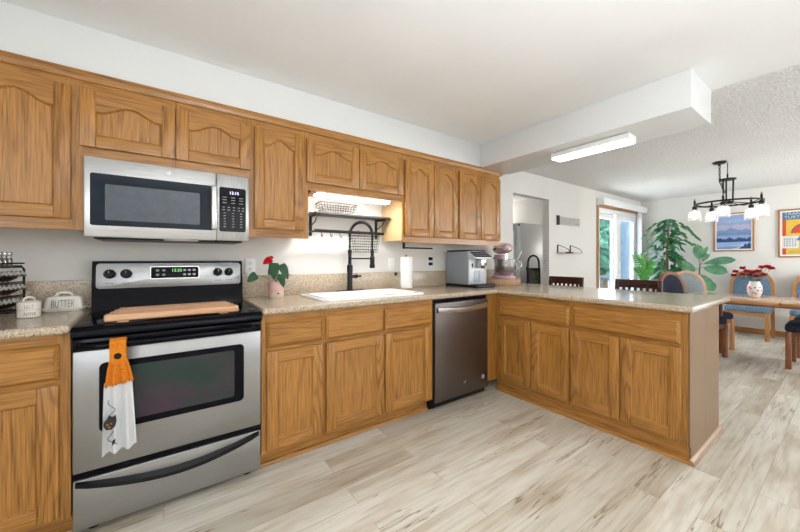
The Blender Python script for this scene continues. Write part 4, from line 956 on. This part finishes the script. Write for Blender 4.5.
# ------------------------------------------------------------------ beam light
t = thing('ceiling_light', 'long white box light fixture glowing under the dropped beam', 'ceiling light', (2.75, -1.31, 2.09))
mb = B(t); mb.box(2.675, 2.815, -1.575, -1.015, 2.044, 2.0855, VINYL, .006); mb.box(2.69, 2.80, -1.565, -1.025, 2.0856, 2.0898, IRON); mb.build('housing', t)
mb = B(t); mb.box(2.682, 2.808, -1.57, -1.02, 2.030, 2.0438, LEDM, .006, 3); mb.build('diffuser', t)
for y0 in (-1.583, -1.0145): mb = B(t); mb.box(2.674, 2.816, y0, y0 + .0075, 2.028, 2.086, VINYL, .003); mb.build('end_cap', t)

# ------------------------------------------------------------------ hall beyond the doorway
t = thing('refrigerator', 'plain grey refrigerator seen through the hall doorway', 'refrigerator', (4.80, .95, 0))
mb = B(t); mb.box(4.42, 5.2, .48, 1.35, .02, 1.745, FRDG, .012, 3); mb.build('body', t)
mb = B(t); mb.box(4.355, 4.418, .485, 1.345, .06, 1.15, FRDG, .012, 3); mb.build('refrigerator_door', t)
mb = B(t); mb.box(4.355, 4.418, .485, 1.345, 1.165, 1.735, FRDG, .012, 3); fd = mb.build('freezer_door', t)
mb = B(t); mb.tube([(4.33, .54, 1.62), (4.32, .54, 1.5), (4.32, .54, 1.3), (4.33, .54, 1.19)], .012, VINYL, 8); mb.build('handle', fd)
mb = B(t); mb.box(4.362, 4.408, .482, .485, 1.69, 1.728, BLUEST); mb.build('sticker', fd)
mb = B(t)
for x in (4.46, 5.16):
    for y in (.52, 1.31): mb.lathe([(.02, 0), (.02, .021)], (x, y, 0), BLKS, 10)
mb.build('foot', t)
t = thing('step_stool', 'black folded step stool with arched handle standing before the grey refrigerator', 'step stool', (4.40, .25, 0), radians(-22))
mb = MB(); w_ = .100; H_ = 1.245
mb.tube([(-w_ - .02, 0, 0), (-w_, 0, .9), (-w_ + .01, 0, H_ - .10)] + [(-(w_ - .015) * cos(a), 0, H_ - .09 + .085 * sin(a)) for a in [pi * k / 12 for k in range(1, 12)]] + [(w_ - .01, 0, H_ - .10), (w_, 0, .9), (w_ + .02, 0, 0)], .014, BLKS, 10); mb.build('handle_frame', t)
mb = MB(); mb.tube([(-w_ - .01, .06, 0), (-w_, .03, .85)], .012, BLKS, 8); mb.tube([(w_ + .01, .06, 0), (w_, .03, .85)], .012, BLKS, 8); mb.build('rear_leg', t)
mb = MB(); mb.box(-w_, w_, -.03, -.012, .70, 1.06, BLKS, .012, 3); pl = mb.build('step', t)
mb = MB(); mb.box(-w_ + .03, w_ - .03, -.036, -.030, .78, 1.02, simple('olive_tread', (.05, .055, .03), .8, var=.8, scale=40), .004); mb.build('tread_pad', pl)
mb = MB(); mb.box(-w_, w_, -.05, -.012, .35, .62, BLKS, .012, 3); mb.build('step', t)
mb = MB(); mb.box(-w_ - .012, -w_ + .006, -.03, .02, 1.02, 1.08, BLKS, .004); mb.build('latch', t)

# ------------------------------------------------------------------ wall sign and little shelf
t = thing('wall_sign', 'small weathered wooden sign with scribbled lettering on the wall by the doorway', 'sign', (4.80, -.01, 1.60))
mb = B(t); mb.box(4.59, 5.20, -.026, -.008, 1.69, 1.805, GRYW, .003); mb.build('board', t)
mb = B(t); mb.box(4.575, 4.612, -.032, -.0005, 1.68, 1.815, simple('dark_cleat', (.045, .035, .025), .7), .003); mb.build('cleat', t)
mb = B(t); rr_ = random.Random(3)
for row, z in enumerate((1.785, 1.75, 1.715)):
    x = 4.64
    while x < 5.12:
        L = .03 + rr_.random() * .05; mb.tube([(x + L * q_ / 5, -.0265, z + .010 * sin(q_ * 2.1 + x * 40)) for q_ in range(6)], .0022, GREYINK, 4); x += L + .012
mb.build('lettering', t)
t = thing('wall_shelf', 'tiny two-bracket wall shelf below the weathered wooden sign', 'shelf', (4.85, -.06, 1.275))
mb = B(t); mb.box(4.56, 5.11, -.12, -.002, 1.273, 1.289, GRYW, .003); mb.build('shelf_board', t)
for x in (4.60, 4.95):
    mb = B(t); mb.box(x - .008, x + .008, -.012, -.0005, 1.273, 1.395, IRON, .001); mb.tube([(x, -.010, 1.390), (x + .01, -.03, 1.385), (x + .05, -.08, 1.355), (x + .10, -.11, 1.325), (x + .12, -.115, 1.289)], .004, IRON, 6); mb.build('bracket', t)
mb = B(t); mb.box(4.60, 4.80, -.125, -.12, 1.271, 1.291, IRON); mb.build('edge_strip', t)

# ------------------------------------------------------------------ bar stools
def bar_stool(label, loc, rz):
    t = thing('bar_stool', label, 'bar stool', loc, rz, 'bar stools at the peninsula')   # faces local -Y
    hw = .195
    mb = MB(); mb.prism(rr(0, 0, .20, .19, .04), ident, .62, .655, ESP['x'], .008); mb.build('seat', t)
    for sx in (-1, 1):
        mb = MB(); mb.prism([(.165, 0), (.205, 0), (.185, .64), (.215, .985), (.185, .985), (.145, .64)], lambda y, z, d: (sx * d, y, z), hw - .036, hw, ESP['z'], .004); mb.build('leg', t)
        mb = MB(); mb.box(sx * (hw - .036), sx * hw, -.175, -.139, 0, .62, ESP['z'], .004); mb.build('leg', t)
    mb = MB()
    pts = [(x, .196 + .018 * (1 - (x / .16) ** 2)) for x in [-.159 + .318 * k / 10 for k in range(11)]]
    vs = [(x, y + dy, z) for dy in (-.01, .01) for z in (.905, .985) for x, y in pts]; n = 11
    mb.faces(vs, [(k, k + 1, k + 12, k + 11) for k in range(10)] + [(22 + k, 23 + k, 34 + k, 33 + k) for k in range(10)] + [(k, k + 1, k + 23, k + 22) for k in range(10)] + [(11 + k, 12 + k, 34 + k, 33 + k) for k in range(10)] + [(0, 11, 33, 22), (10, 21, 43, 32)], ESP['x']); mb.build('top_rail', t)
    for k in range(6):
        x = -.125 + k * .05; mb = MB(); mb.prism([(.178, .70), (.190, .70), (.214, .906), (.202, .906)], lambda y, z, d: (x + d, y, z), -.012, .012, ESP['z']); mb.build('slat', t)
    mb = MB(); mb.box(-.16, .16, .166, .186, .675, .715, ESP['x'], .003); mb.build('lower_rail', t)
    for y, z in ((-.157, .22), (.172, .30)): mb = MB(); mb.box(-.16, .16, y - .01, y + .01, z - .015, z + .015, ESP['x'], .003); mb.build('stretcher', t)
    return t
s1 = bar_stool('dark brown slat-back bar stool tucked under the counter nearest the hall doorway', (3.56, -.565, 0), radians(-90))
dup(s1, (3.56, -1.275, 0), radians(-90), 'dark brown slat-back bar stool in front of the patio door and the round-backed chair')

# ------------------------------------------------------------------ dining set
def arch_chair(label, loc, rz, seatm, backm, legm):
    t = thing('dining_chair', label, 'dining chair', loc, rz, 'round-backed dining chairs')   # faces local -Y
    mb = MB(); hw = .225
    path = [(-hw, .235, 0), (-hw, .222, .42), (-hw, .242, .72)] + [(-hw * cos(a), .245 + .02 * sin(a), .77 + .235 * sin(a)) for a in [pi * k / 16 for k in range(1, 16)]] + [(hw, .242, .72), (hw, .222, .42), (hw, .235, 0)]
    # rectangular section swept along the arch
    vs = []; n = len(path)
    for i, p in enumerate(path):
        a = Vector(path[max(0, i - 1)]); b = Vector(path[min(n - 1, i + 1)]); tg = (b - a).normalized(); nn = Vector((0, 1, 0)).cross(tg).normalized()
        for u_, v_ in ((-.019, -.022), (.019, -.022), (.019, .022), (-.019, .022)): vs.append(Vector(p) + nn * u_ + Vector((0, v_, 0)))
    mb.faces(vs, [(i * 4 + k, i * 4 + (k + 1) % 4, i * 4 + 4 + (k + 1) % 4, i * 4 + 4 + k) for i in range(n - 1) for k in range(4)] + [(0, 1, 2, 3), tuple(range(4 * n - 4, 4 * n))], legm['z']); mb.build('back_frame', t)
    mb = MB(); r_ = hw - .019
    pts = [(-r_, .56), (r_, .56), (r_, .76)] + [(r_ * cos(a), .77 + .213 * sin(a)) for a in [pi * k / 16 for k in range(1, 16)]] + [(-r_, .76)]
    mb.prism(pts, lambda x, z, d: (x, .226 + (z - .55) * .085 + d, z), -.022, .022, backm, .008); mb.build('backrest', t)
    mb = MB(); o = rr(0, -.02, .24, .225, .05); L = []
    for k_, (sx, z) in enumerate(((.96, .405), (1, .42), (1, .455), (.97, .478), (.88, .49), (.6, .496))): L.append([(x * sx, (y + .02) * sx - .02, z) for x, y in o])
    loft(mb, L, seatm); mb.build('seat', t)
    mb = MB(); mb.box(-.20, .20, -.225, -.195, .35, .405, legm['x'], .004); mb.box(-.215, -.190, -.2, .205, .35, .405, legm['y'], .004); mb.box(.190, .215, -.2, .205, .35, .405, legm['y'], .004); mb.build('apron', t)
    for sx in (-1, 1): mb = MB(); mb.box(sx * .238, sx * .193, -.238, -.193, 0, .405, legm['z'], .006); mb.build('leg', t)
    return t
cC = arch_chair('oak dining chair with blue fabric against the wall behind the flower vase', (7.27, -1.54, 0), radians(-90), FAB, FAB, CH)
dup(cC, (7.27, -2.20, 0), radians(-90), 'oak dining chair with blue fabric against the wall, cut by the photo edge')
cE = arch_chair('oak dining chair with dark blue back beside the bar stool at the table', (5.38, -1.31, 0), radians(-18), FABD, FABD, RED)
cF = arch_chair('oak dining chair with grey blue back in front of the big leafy plants', (6.02, -1.25, 0), radians(-42), FABD, FABG, CH)
cG = dup(cE, (5.705, -2.30, 0), radians(180), 'navy-seated dining chair under the near right side of the table')
cH = dup(cE, (6.42, -2.31, 0), radians(180), 'navy-seated dining chair under the far right side of the table')
cE_label = None

t = thing('dining_table', 'long oak dining table with a glossy two-leaf top', 'table', (5.55, -1.9, 0))
TX0, TX1, TY0, TY1, TS = 5.06, 6.0, -2.47, -1.235, -2.06
for a, b_ in ((TY0, TS - .002), (TS + .002, TY1)):
    mb = B(t); mb.box(TX0 + .03, TX1 - .03, a + (.03 if a == TY0 else 0), b_ - (.03 if b_ == TY1 else 0), .712, .742, TBL, .002); lf = mb.build('table_top', t)
    mb = B(t); mb.box(TX0, TX0 + .0295, a, b_, .708, .7415, CH['y'], .008); mb.box(TX1 - .0295, TX1, a, b_, .708, .7415, CH['y'], .008)
    yy = (a, a + .0295) if a == TY0 else (b_ - .0295, b_); mb.box(TX0 + .03, TX1 - .03, yy[0], yy[1], .708, .7415, CH['x'], .008); mb.build('edge_band', lf)
mb = B(t); mb.box(TX0 + .05, TX1 - .05, TY0 + .05, TY1 - .05, .685, .7075, RED['y'], .004); mb.build('apron', t)
for x, y in ((5.068, -1.30), (5.70, -1.50), (5.11, -2.39), (5.947, -2.39)):
    mb = B(t); mb.box(x, x + .045, y - .025, y + .025, 0, .6848, RED['z'], .006); mb.build('leg', t)

t = thing('flower_vase', 'white vase with red painted flowers on the dining table', 'vase', (5.67, -1.81, .7425))
vp = [(0, 0), (.052, 0), (.060, .006), (.078, .05), (.083, .085), (.077, .12), (.062, .15), (.056, .165), (.060, .175), (.056, .175), (.052, .163), (.072, .12), (.077, .085), (.07, .05), (.05, .012), (0, .010)]
vp = [(r_ * .8, z * 1.05) for r_, z in vp]; mb = MB(); mb.lathe(vp, (0, 0, 0), PORC, 36); rr_ = random.Random(5)
def vr(z):
    for (r0, z0), (r1, z1) in zip(vp[1:8], vp[2:9]):
        if z0 <= z <= z1: return r0 + (r1 - r0) * (z - z0) / max(1e-6, z1 - z0)
    return .06
for k in range(26):
    a = 2 * pi * k * .382; z = .028 + .112 * rr_.random(); r_ = vr(z); c = Vector((r_ * cos(a), r_ * sin(a), z))
    mb.ball(c, (.0035, .0095, .0095), REDF if k % 4 else LEAF, 8, M=Matrix.Rotation(a, 3, 'Z'))
mb.build('body', t)
VB = Vector((5.67, -1.81, .7425)); rr_ = random.Random(11)
spots = [(-.02, .155, .29), (.0, .10, .335), (-.03, .06, .30), (.02, .02, .285), (0, -.03, .30), (-.02, -.06, .35), (.03, -.10, .355), (.02, -.13, .335), (-.03, -.02, .245), (-.05, .09, .26), (.05, .045, .25), (.03, -.07, .26), (0, .175, .245)]
src = None
for k, (dx, dy, dz) in enumerate(spots):
    fl = thing('red_flower', 'red flower on a thin stem in the white vase', 'flower', VB + Vector((0, 0, .02)), 0, 'red flowers in the vase')
    mb = MB(); st_ = Vector((dx * .15, dy * .15, 0)); md = Vector((dx * .25, dy * .25, .155)); tp = Vector((dx, dy, dz - .02)); mb.tube([st_, md, md.lerp(tp, .5) + Vector((0, 0, .012)), tp], .0018, GSTEM, 5); mb.build('stem', fl)
    mb = MB()
    for q_ in range(30):
        a = 2 * pi * q_ * .382; e = -.35 + 1.5 * q_ / 30; leaf(mb, tp, (cos(a), sin(a), e), .034 + .010 * rr_.random(), .034, REDF, .25, nseg=4, up=(.1, .1, 1))
    mb.build('blossom', fl)
    if k % 2 == 0:
        mb = MB()
        for q_ in range(5): a = rr_.random() * 6.3; leaf(mb, md.lerp(tp, .1 + .5 * rr_.random()), (cos(a), sin(a), .4), .06, .026, LEAFF, .3, nseg=3)
        mb.build('leaf', fl)

# ------------------------------------------------------------------ chandelier
HC = Vector((5.37, -1.63, 0))
t = thing('chandelier', 'black iron ring chandelier with five clear glass shades over the dining table', 'chandelier', (HC.x, HC.y, 2.19))
mb = B(t); cn = Vector((5.27, -1.58, CZ)); mb.lathe([(.062, -.0005), (.062, -.012), (.05, -.024), (.012, -.028), (.010, -.05), (0, -.05)], cn, IRON, 24); mb.build('canopy', t)
def chain(mb, a, b, n, r=.014):
    a, b = Vector(a), Vector(b); d = (b - a); st = d / n; z = d.normalized(); x = z.orthogonal().normalized(); y = z.cross(x)
    for i in range(n):
        c = a + st * (i + .5); s1_, s2_ = (x, y) if i % 2 else (y, x)
        mb.tube([c + z * (st.length * .68) * cos(q_) + s1_ * r * .6 * sin(q_) for q_ in [2 * pi * k / 10 for k in range(10)]], .0035, IRON, 5, closed=True)
ZT = 2.125; ZR = 1.845
mb = B(t); chain(mb, cn + Vector((0, 0, -.045)), (5.31, -1.575, 2.10), 6); chain(mb, (5.31, -1.575, 2.10), (HC.x - .02, HC.y + .02, 1.97), 4); mb.build('chain', t)
mb = B(t); mb.tube([(HC.x, HC.y, ZT), (HC.x, HC.y, 2.20), (HC.x, HC.y, CZ - .001)], .004, IRON, 8); mb.tube([HC + Vector((.028 * cos(q_), 0, ZT + .035 + .03 * sin(q_))) for q_ in [2 * pi * k / 14 for k in range(14)]], .004, IRON, 6, closed=True); mb.build('hanger', t)
mb = B(t); mb.lathe([(.075, -.007), (.075, .007), (.02, .012), (0, .012)], (HC.x, HC.y, ZT - .005), IRON, 24); mb.lathe([(.0, -.012), (.05, -.012), (.05, .012), (0, .012)], (HC.x, HC.y, ZR), IRON, 20); mb.build('hub', t)
for k in range(3):
    a = 2 * pi * k / 3 + .4; mb = B(t); mb.tube([HC + Vector((.05 * cos(a), .05 * sin(a), ZT - .01)), HC + Vector((.045 * cos(a), .045 * sin(a), ZR))], .008, IRON, 8); mb.build('rod', t)
RR_ = .29
mb = B(t)
for q_ in range(48):
    a, b_ = 2 * pi * q_ / 48, 2 * pi * (q_ + 1) / 48
    vs = [HC + Vector((r_ * cos(s_), r_ * sin(s_), ZR + z)) for s_ in (a, b_) for r_, z in ((RR_ - .006, -.009), (RR_ + .006, -.009), (RR_ + .006, .009), (RR_ - .006, .009))]
    mb.faces(vs, [(0, 1, 5, 4), (1, 2, 6, 5), (2, 3, 7, 6), (3, 0, 4, 7)], IRON)
mb.build('ring', t)
toward = math.atan2(-2.54 - HC.y, -HC.x)
for k in range(5):
    a = toward + radians(-7 + 72 * k); u_ = Vector((cos(a), sin(a), 0)); e = HC + u_ * RR_
    mb = B(t); mb.tube([HC + Vector((0, 0, ZR + .03)), HC + u_ * .08 + Vector((0, 0, ZR - .005)), HC + u_ * .20 + Vector((0, 0, ZR - .03)), HC + u_ * (RR_ - .01) + Vector((0, 0, ZR))], .005, IRON, 8); mb.build('arm', t)
    mb = B(t); mb.lathe([(.020, -.07), (.024, -.06), (.024, -.02), (.012, -.015), (.010, .05), (.004, .055), (0, .055)], e + Vector((0, 0, ZR)), IRON, 16); mb.lathe([(.006, .055), (.010, .062), (.006, .072), (0, .076)], e + Vector((0, 0, ZR)), BRASS, 12); sk = mb.build('socket', t)
    mb = B(t); mb.lathe([(.026, -.052), (.048, -.066), (.056, -.09), (.063, -.185), (.065, -.19), (.061, -.185), (.054, -.09), (.046, -.069), (.026, -.055)], e + Vector((0, 0, ZR)), SHADEG, 24); sh_ = mb.build('lamp_shade', t)
    mb = B(t); mb.lathe([(.012, -.07), (.016, -.085), (.030, -.115), (.034, -.135), (.028, -.155), (.012, -.168), (0, -.170)][::-1], e + Vector((0, 0, ZR)), BULB, 16); mb.build('bulb', sh_)

# ------------------------------------------------------------------ pictures on the far wall
def framed(name, label, y0, y1, z0, z1, m, mat_w):
    t = thing(name, label, 'picture', (7.67, (y0 + y1) / 2, z0))
    mb = B(t); w_ = .020
    for a in ((y0, y1, z0, z0 + w_), (y0, y1, z1 - w_, z1), (y0, y0 + w_, z0 + w_, z1 - w_), (y1 - w_, y1, z0 + w_, z1 - w_)): mb.box(7.652, 7.6795, a[0], a[1], a[2], a[3], m, .003)
    mb.build('frame', t)
    mb = B(t); mb.box(7.668, 7.6790, y0 + w_, y1 - w_, z0 + w_, z1 - w_, VINYL); mb.build('mount', t)
    return t, (y0 + w_ + mat_w, y1 - w_ - mat_w, z0 + w_ + mat_w, z1 - w_ - mat_w)
FRM = CH['z']
def printed(t, R, shapes):
    """flat print: polygons in unit coordinates (a to the viewer's right, b up) stacked by fractions of a millimetre"""
    y0, y1, z0, z1 = R; mb = B(t)
    for i, (pts, m) in enumerate(shapes):
        x = 7.6675 - i * .00004
        mb.faces([(x, y1 + (y0 - y1) * a, z0 + (z1 - z0) * b) for a, b in pts], [tuple(range(len(pts)))], m)
    bm_ = mb; o = bm_.build('print', t); return o
pc = lambda n, c: simple(n, c, .6, var=.08, scale=12)
SQ = lambda a, b, c, d: [(a, b), (c, b), (c, d), (a, d)]
rr_ = random.Random(2)
t, R = framed('landscape_picture', 'framed blue winter landscape picture on the wall behind the chandelier', -1.55, -1.07, 1.32, 1.955, FRM, .018)
tl = [(k / 40, .30 + .05 * rr_.random() * (k % 2) + .02 * sin(k * .5)) for k in range(41)]
printed(t, R, [(SQ(0, 0, 1, 1), pc('sky_blue', (.27, .38, .62))), (SQ(0, .55, 1, .72), pc('sky_pink', (.42, .42, .58))), (SQ(0, .78, 1, .88), pc('sky_mid', (.33, .44, .66))),
    ([(0, .40), (1, .40), (1, .52), (.86, .60), (.75, .54), (.6, .57), (.42, .63), (.25, .55), (.1, .58), (0, .53)], pc('mountain', (.20, .29, .50))),
    ([(0, .40), (1, .40), (1, .46), (.7, .50), (.5, .46), (.2, .50), (0, .46)], pc('far_shore', (.15, .25, .47))),
    ([(0, .15), (1, .15)] + tl[::-1], pc('tree_line', (.015, .06, .20))), (SQ(0, 0, 1, .20), pc('snow', (.45, .56, .76))),
    ([(0, .06), (.5, .10), (1, .17), (1, .21), (0, .20)], pc('ice', (.30, .44, .70))), ([(.0, .0), (.4, .0), (.75, .07), (.3, .08), (0, .05)], pc('ice_dark', (.16, .28, .55))),
    ([(.66, 0), (1, 0), (1, .13), (.94, .19), (.9, .12), (.84, .16), (.78, .07), (.72, .06)], pc('near_trees', (.02, .07, .2)))])
t, R = framed('poster_picture', 'framed colourful poster with red shape and blue lettering at the photo edge', -2.42, -1.80, 1.215, 1.94, FRM, .022)
RDP, BLP, YLP, WHP, DBP = pc('poster_red', (.55, .07, .03)), pc('poster_blue', (.06, .17, .33)), pc('poster_yellow', (.75, .47, .06)), pc('poster_white', (.68, .70, .68)), pc('poster_navy', (.03, .07, .17))
ell = lambda cx, cy, rx, ry, a0=0, a1=2 * pi: [(cx + rx * cos(a0 + (a1 - a0) * k / 24), cy + ry * sin(a0 + (a1 - a0) * k / 24)) for k in range(25)]
printed(t, R, [(SQ(0, 0, 1, 1), YLP), (SQ(0, .82, 1, 1), BLP), (SQ(.0, .0, .07, .82), RDP), (SQ(0, .15, .3, .44), WHP), (ell(.46, .50, .30, .24, 0, pi), DBP), (ell(.46, .50, .28, .225, 0, pi), RDP), (ell(.55, .61, .09, .06), WHP),
    ([(.25, .33), (.95, .30), (.95, .50), (.60, .52), (.35, .47)], BLP), ([(.5, .36), (.8, .33), (.85, .40), (.6, .44)], DBP), (ell(.62, .22, .3, .07), RDP), (ell(.72, .24, .1, .03), DBP), (SQ(.12, .03, .4, .10), pc('poster_ochre', (.5, .4, .08)))] + [(SQ(.03 + .05 * (k % 5), .2 + .05 * (k // 5), .05 + .05 * (k % 5), .225 + .05 * (k // 5)), DBP) for k in range(20)])
y0, y1, z0, z1 = R
for s_, zz in (('TRANSPORT', .955), ('TURTLES', .875)):
    text(s_, 'lettering', t, (7.665, y1 - .02, z0 + (z1 - z0) * zz), FX, .058, WHP, .0004, 'LEFT', 1.05)

# ------------------------------------------------------------------ big corner plants
def pot(mb, r, h, m):
    mb.lathe([(0, 0), (r * .78, 0), (r * .82, .01), (r, h - .02), (r, h), (r * .92, h), (r * .9, h - .03), (0, h - .03)], (0, 0, 0), m, 28)
rr_ = random.Random(21)
t = thing('corner_dracaena', 'tall trailing leafy plant reaching highest in the dining corner', 'plant', (7.33, -.52, 0))
mb = MB(); pot(mb, .17, .32, simple('white_pot', (.7, .7, .68), .4)); mb.build('pot', t)
mb = MB(); mb.tube([(0, 0, .29), (.01, .01, .8), (-.01, 0, 1.25), (.0, -.02, 1.88)], [.03, .028, .022, .012], STEM, 10); mb.tube([(.03, .03, .29), (.05, -.05, .8), (.03, -.14, 1.35)], [.022, .02, .014], STEM, 8)
mf = MB(); mw = MB()
for k in range(270):
    f = rr_.random(); z = .80 + 1.08 * f; a = rr_.random() * 2 * pi; r0 = .02 + .17 * rr_.random() * (1.2 - f); c = Vector((r0 * cos(a) * .7, r0 * sin(a) * 1.1, z))
    leaf(mf if k % 5 else mw, c, (cos(a) * .8, sin(a), .45 - rr_.random() * 1.3), .08 + .12 * rr_.random(), .05 + .045 * rr_.random(), LEAF if k % 5 else LEAFP, .55, up=(-.8, -.3, .6), shape=heart)
for k in range(55):
    c = Vector((-.10 + .08 * rr_.random(), .06 + .14 * rr_.random(), 1.08 + .46 * rr_.random())); a = rr_.random() * 6.28
    leaf(mw, c, (-.3 + .4 * cos(a), .7 * sin(a), -.7), .09 + .04 * rr_.random(), .05, LEAFP, .4, up=(-.8, -.3, .4), shape=heart)
for a, L, z in ((radians(60), .33, 1.74), (radians(100), .31, 1.82), (radians(-100), .40, 1.74), (radians(-80), .46, 1.50), (radians(-120), .36, 1.66), (radians(75), .34, 1.50), (radians(180), .3, 1.8), (radians(-95), .34, 1.80)):
    pts = [Vector((cos(a) * L * s_ * .6, sin(a) * L * s_, z + .10 * sin(s_ * 2.2) - .26 * s_ * s_)) for s_ in (0, .25, .5, .75, 1)]; mb.tube(pts, .004, GSTEM, 5)
    for p in pts[1:]: leaf(mf, p, (cos(a) * .5, sin(a) * .8, -.5), .12, .05, LEAF, .5, up=(-.8, -.3, .5), shape=heart)
leaf(mf, (-.02, .02, 1.78), (-.2, .0, 1), .17, .13, LEAF, .9, up=(-1, -.3, 0), shape=heart); leaf(mf, (-.03, -.02, 1.90), (-.4, -.2, -.6), .16, .12, LEAF, .3, up=(-1, -.3, .4), shape=heart)
mb.build('stem', t); mf.build('foliage', t); mw.build('pale_foliage', t)
t = thing('fig_plant', 'plant with broad paddle leaves between the corner plants and the landscape picture', 'plant', (7.36, -.93, 0))
mb = MB(); pot(mb, .13, .28, simple('clay_pot', (.45, .2, .1), .6)); mb.build('pot', t)
mb = MB(); mb.tube([(0, 0, .25), (-.02, -.01, .7), (0, -.03, 1.12)], [.016, .013, .008], STEM, 8); mf = MB()
paddle = lambda f: (sin(pi * f ** 1.1) ** .6 * (.75 + .35 * f) if 0 < f < 1 else .03)
for (z, dx, dy, dz, L, W) in ((1.12, -.1, .05, 1, .26, .15), (1.10, -.1, -1, .25, .40, .15), (1.05, -.3, -.8, -.10, .34, .19), (1.0, -.5, .3, .1, .26, .17), (.98, -.4, -.45, -.85, .30, .20), (1.02, -.3, .6, .25, .26, .16), (.9, -.4, -.6, -.6, .28, .18), (.85, -.5, .4, -.4, .26, .17), (1.1, -.2, -.55, .75, .17, .07), (1.14, .1, -.35, 1, .22, .06)):
    b0 = Vector((0, -.02, z)); d_ = Vector((dx, dy, dz)).normalized(); p1 = b0 + d_ * .06; mb.tube([b0, p1], .004, GSTEM, 5); leaf(mf, p1, d_, L, W, LEAFF, .12, up=(-.9, -.3, .45), shape=paddle, nseg=8)
mb.build('stem', t); mf.build('foliage', t)
t = thing('zz_plant', 'bright green feather-leaved plant on a stand beside the patio door', 'plant', (6.84, -.33, 0))
mb = MB(); mb.tube([(.15 * cos(a), .15 * sin(a), .45) for a in [2 * pi * k / 20 for k in range(20)]], .012, CH['x'], 8, closed=True)
for k in range(3): a = 2 * pi * k / 3; mb.tube([(.17 * cos(a), .17 * sin(a), 0), (.15 * cos(a), .15 * sin(a), .47)], .012, CH['z'], 8)
mb.lathe([(0, .440), (.148, .440), (.148, .455), (0, .455)], (0, 0, 0), CH['x'], 24); mb.build('plant_stand', t)
mb = MB(); mb.lathe([(0, .4555), (.10, .4555), (.13, .66), (.13, .68), (.118, .68), (.116, .65), (0, .65)], (0, 0, 0), simple('grey_pot', (.35, .36, .37), .5), 24); mb.build('pot', t)
mb = MB(); mf = MB()
for k in range(7):
    a = 2 * pi * k / 7 + .3; le = .14 + .12 * rr_.random(); tx, ty = cos(a) * le * .55, sin(a) * le * .75; zt = 1.0 + .28 * rr_.random()
    pts = [Vector((tx * s_ * s_, ty * s_ * s_, .65 + (zt - .65) * s_ ** .85)) for s_ in (0, .25, .45, .6, .75, .88, 1)]; mb.tube(pts, [.007, .006, .005, .005, .004, .003, .002], GSTEM, 6)
    for i in range(1, len(pts)):
        for s_ in (-1, 1):
            for e_ in (0, .5):
                p = pts[i - 1].lerp(pts[i], e_ + .4); tg = (pts[i] - pts[i - 1]).normalized(); sd_ = tg.cross(Vector((-.7, -.3, .3))).normalized() * s_
                leaf(mf, p, sd_ + tg * .7, .070, .028, LEAFB, .2, up=(-.8, -.3, .5), nseg=4)
mb.build('stem', t); mf.build('foliage', t)
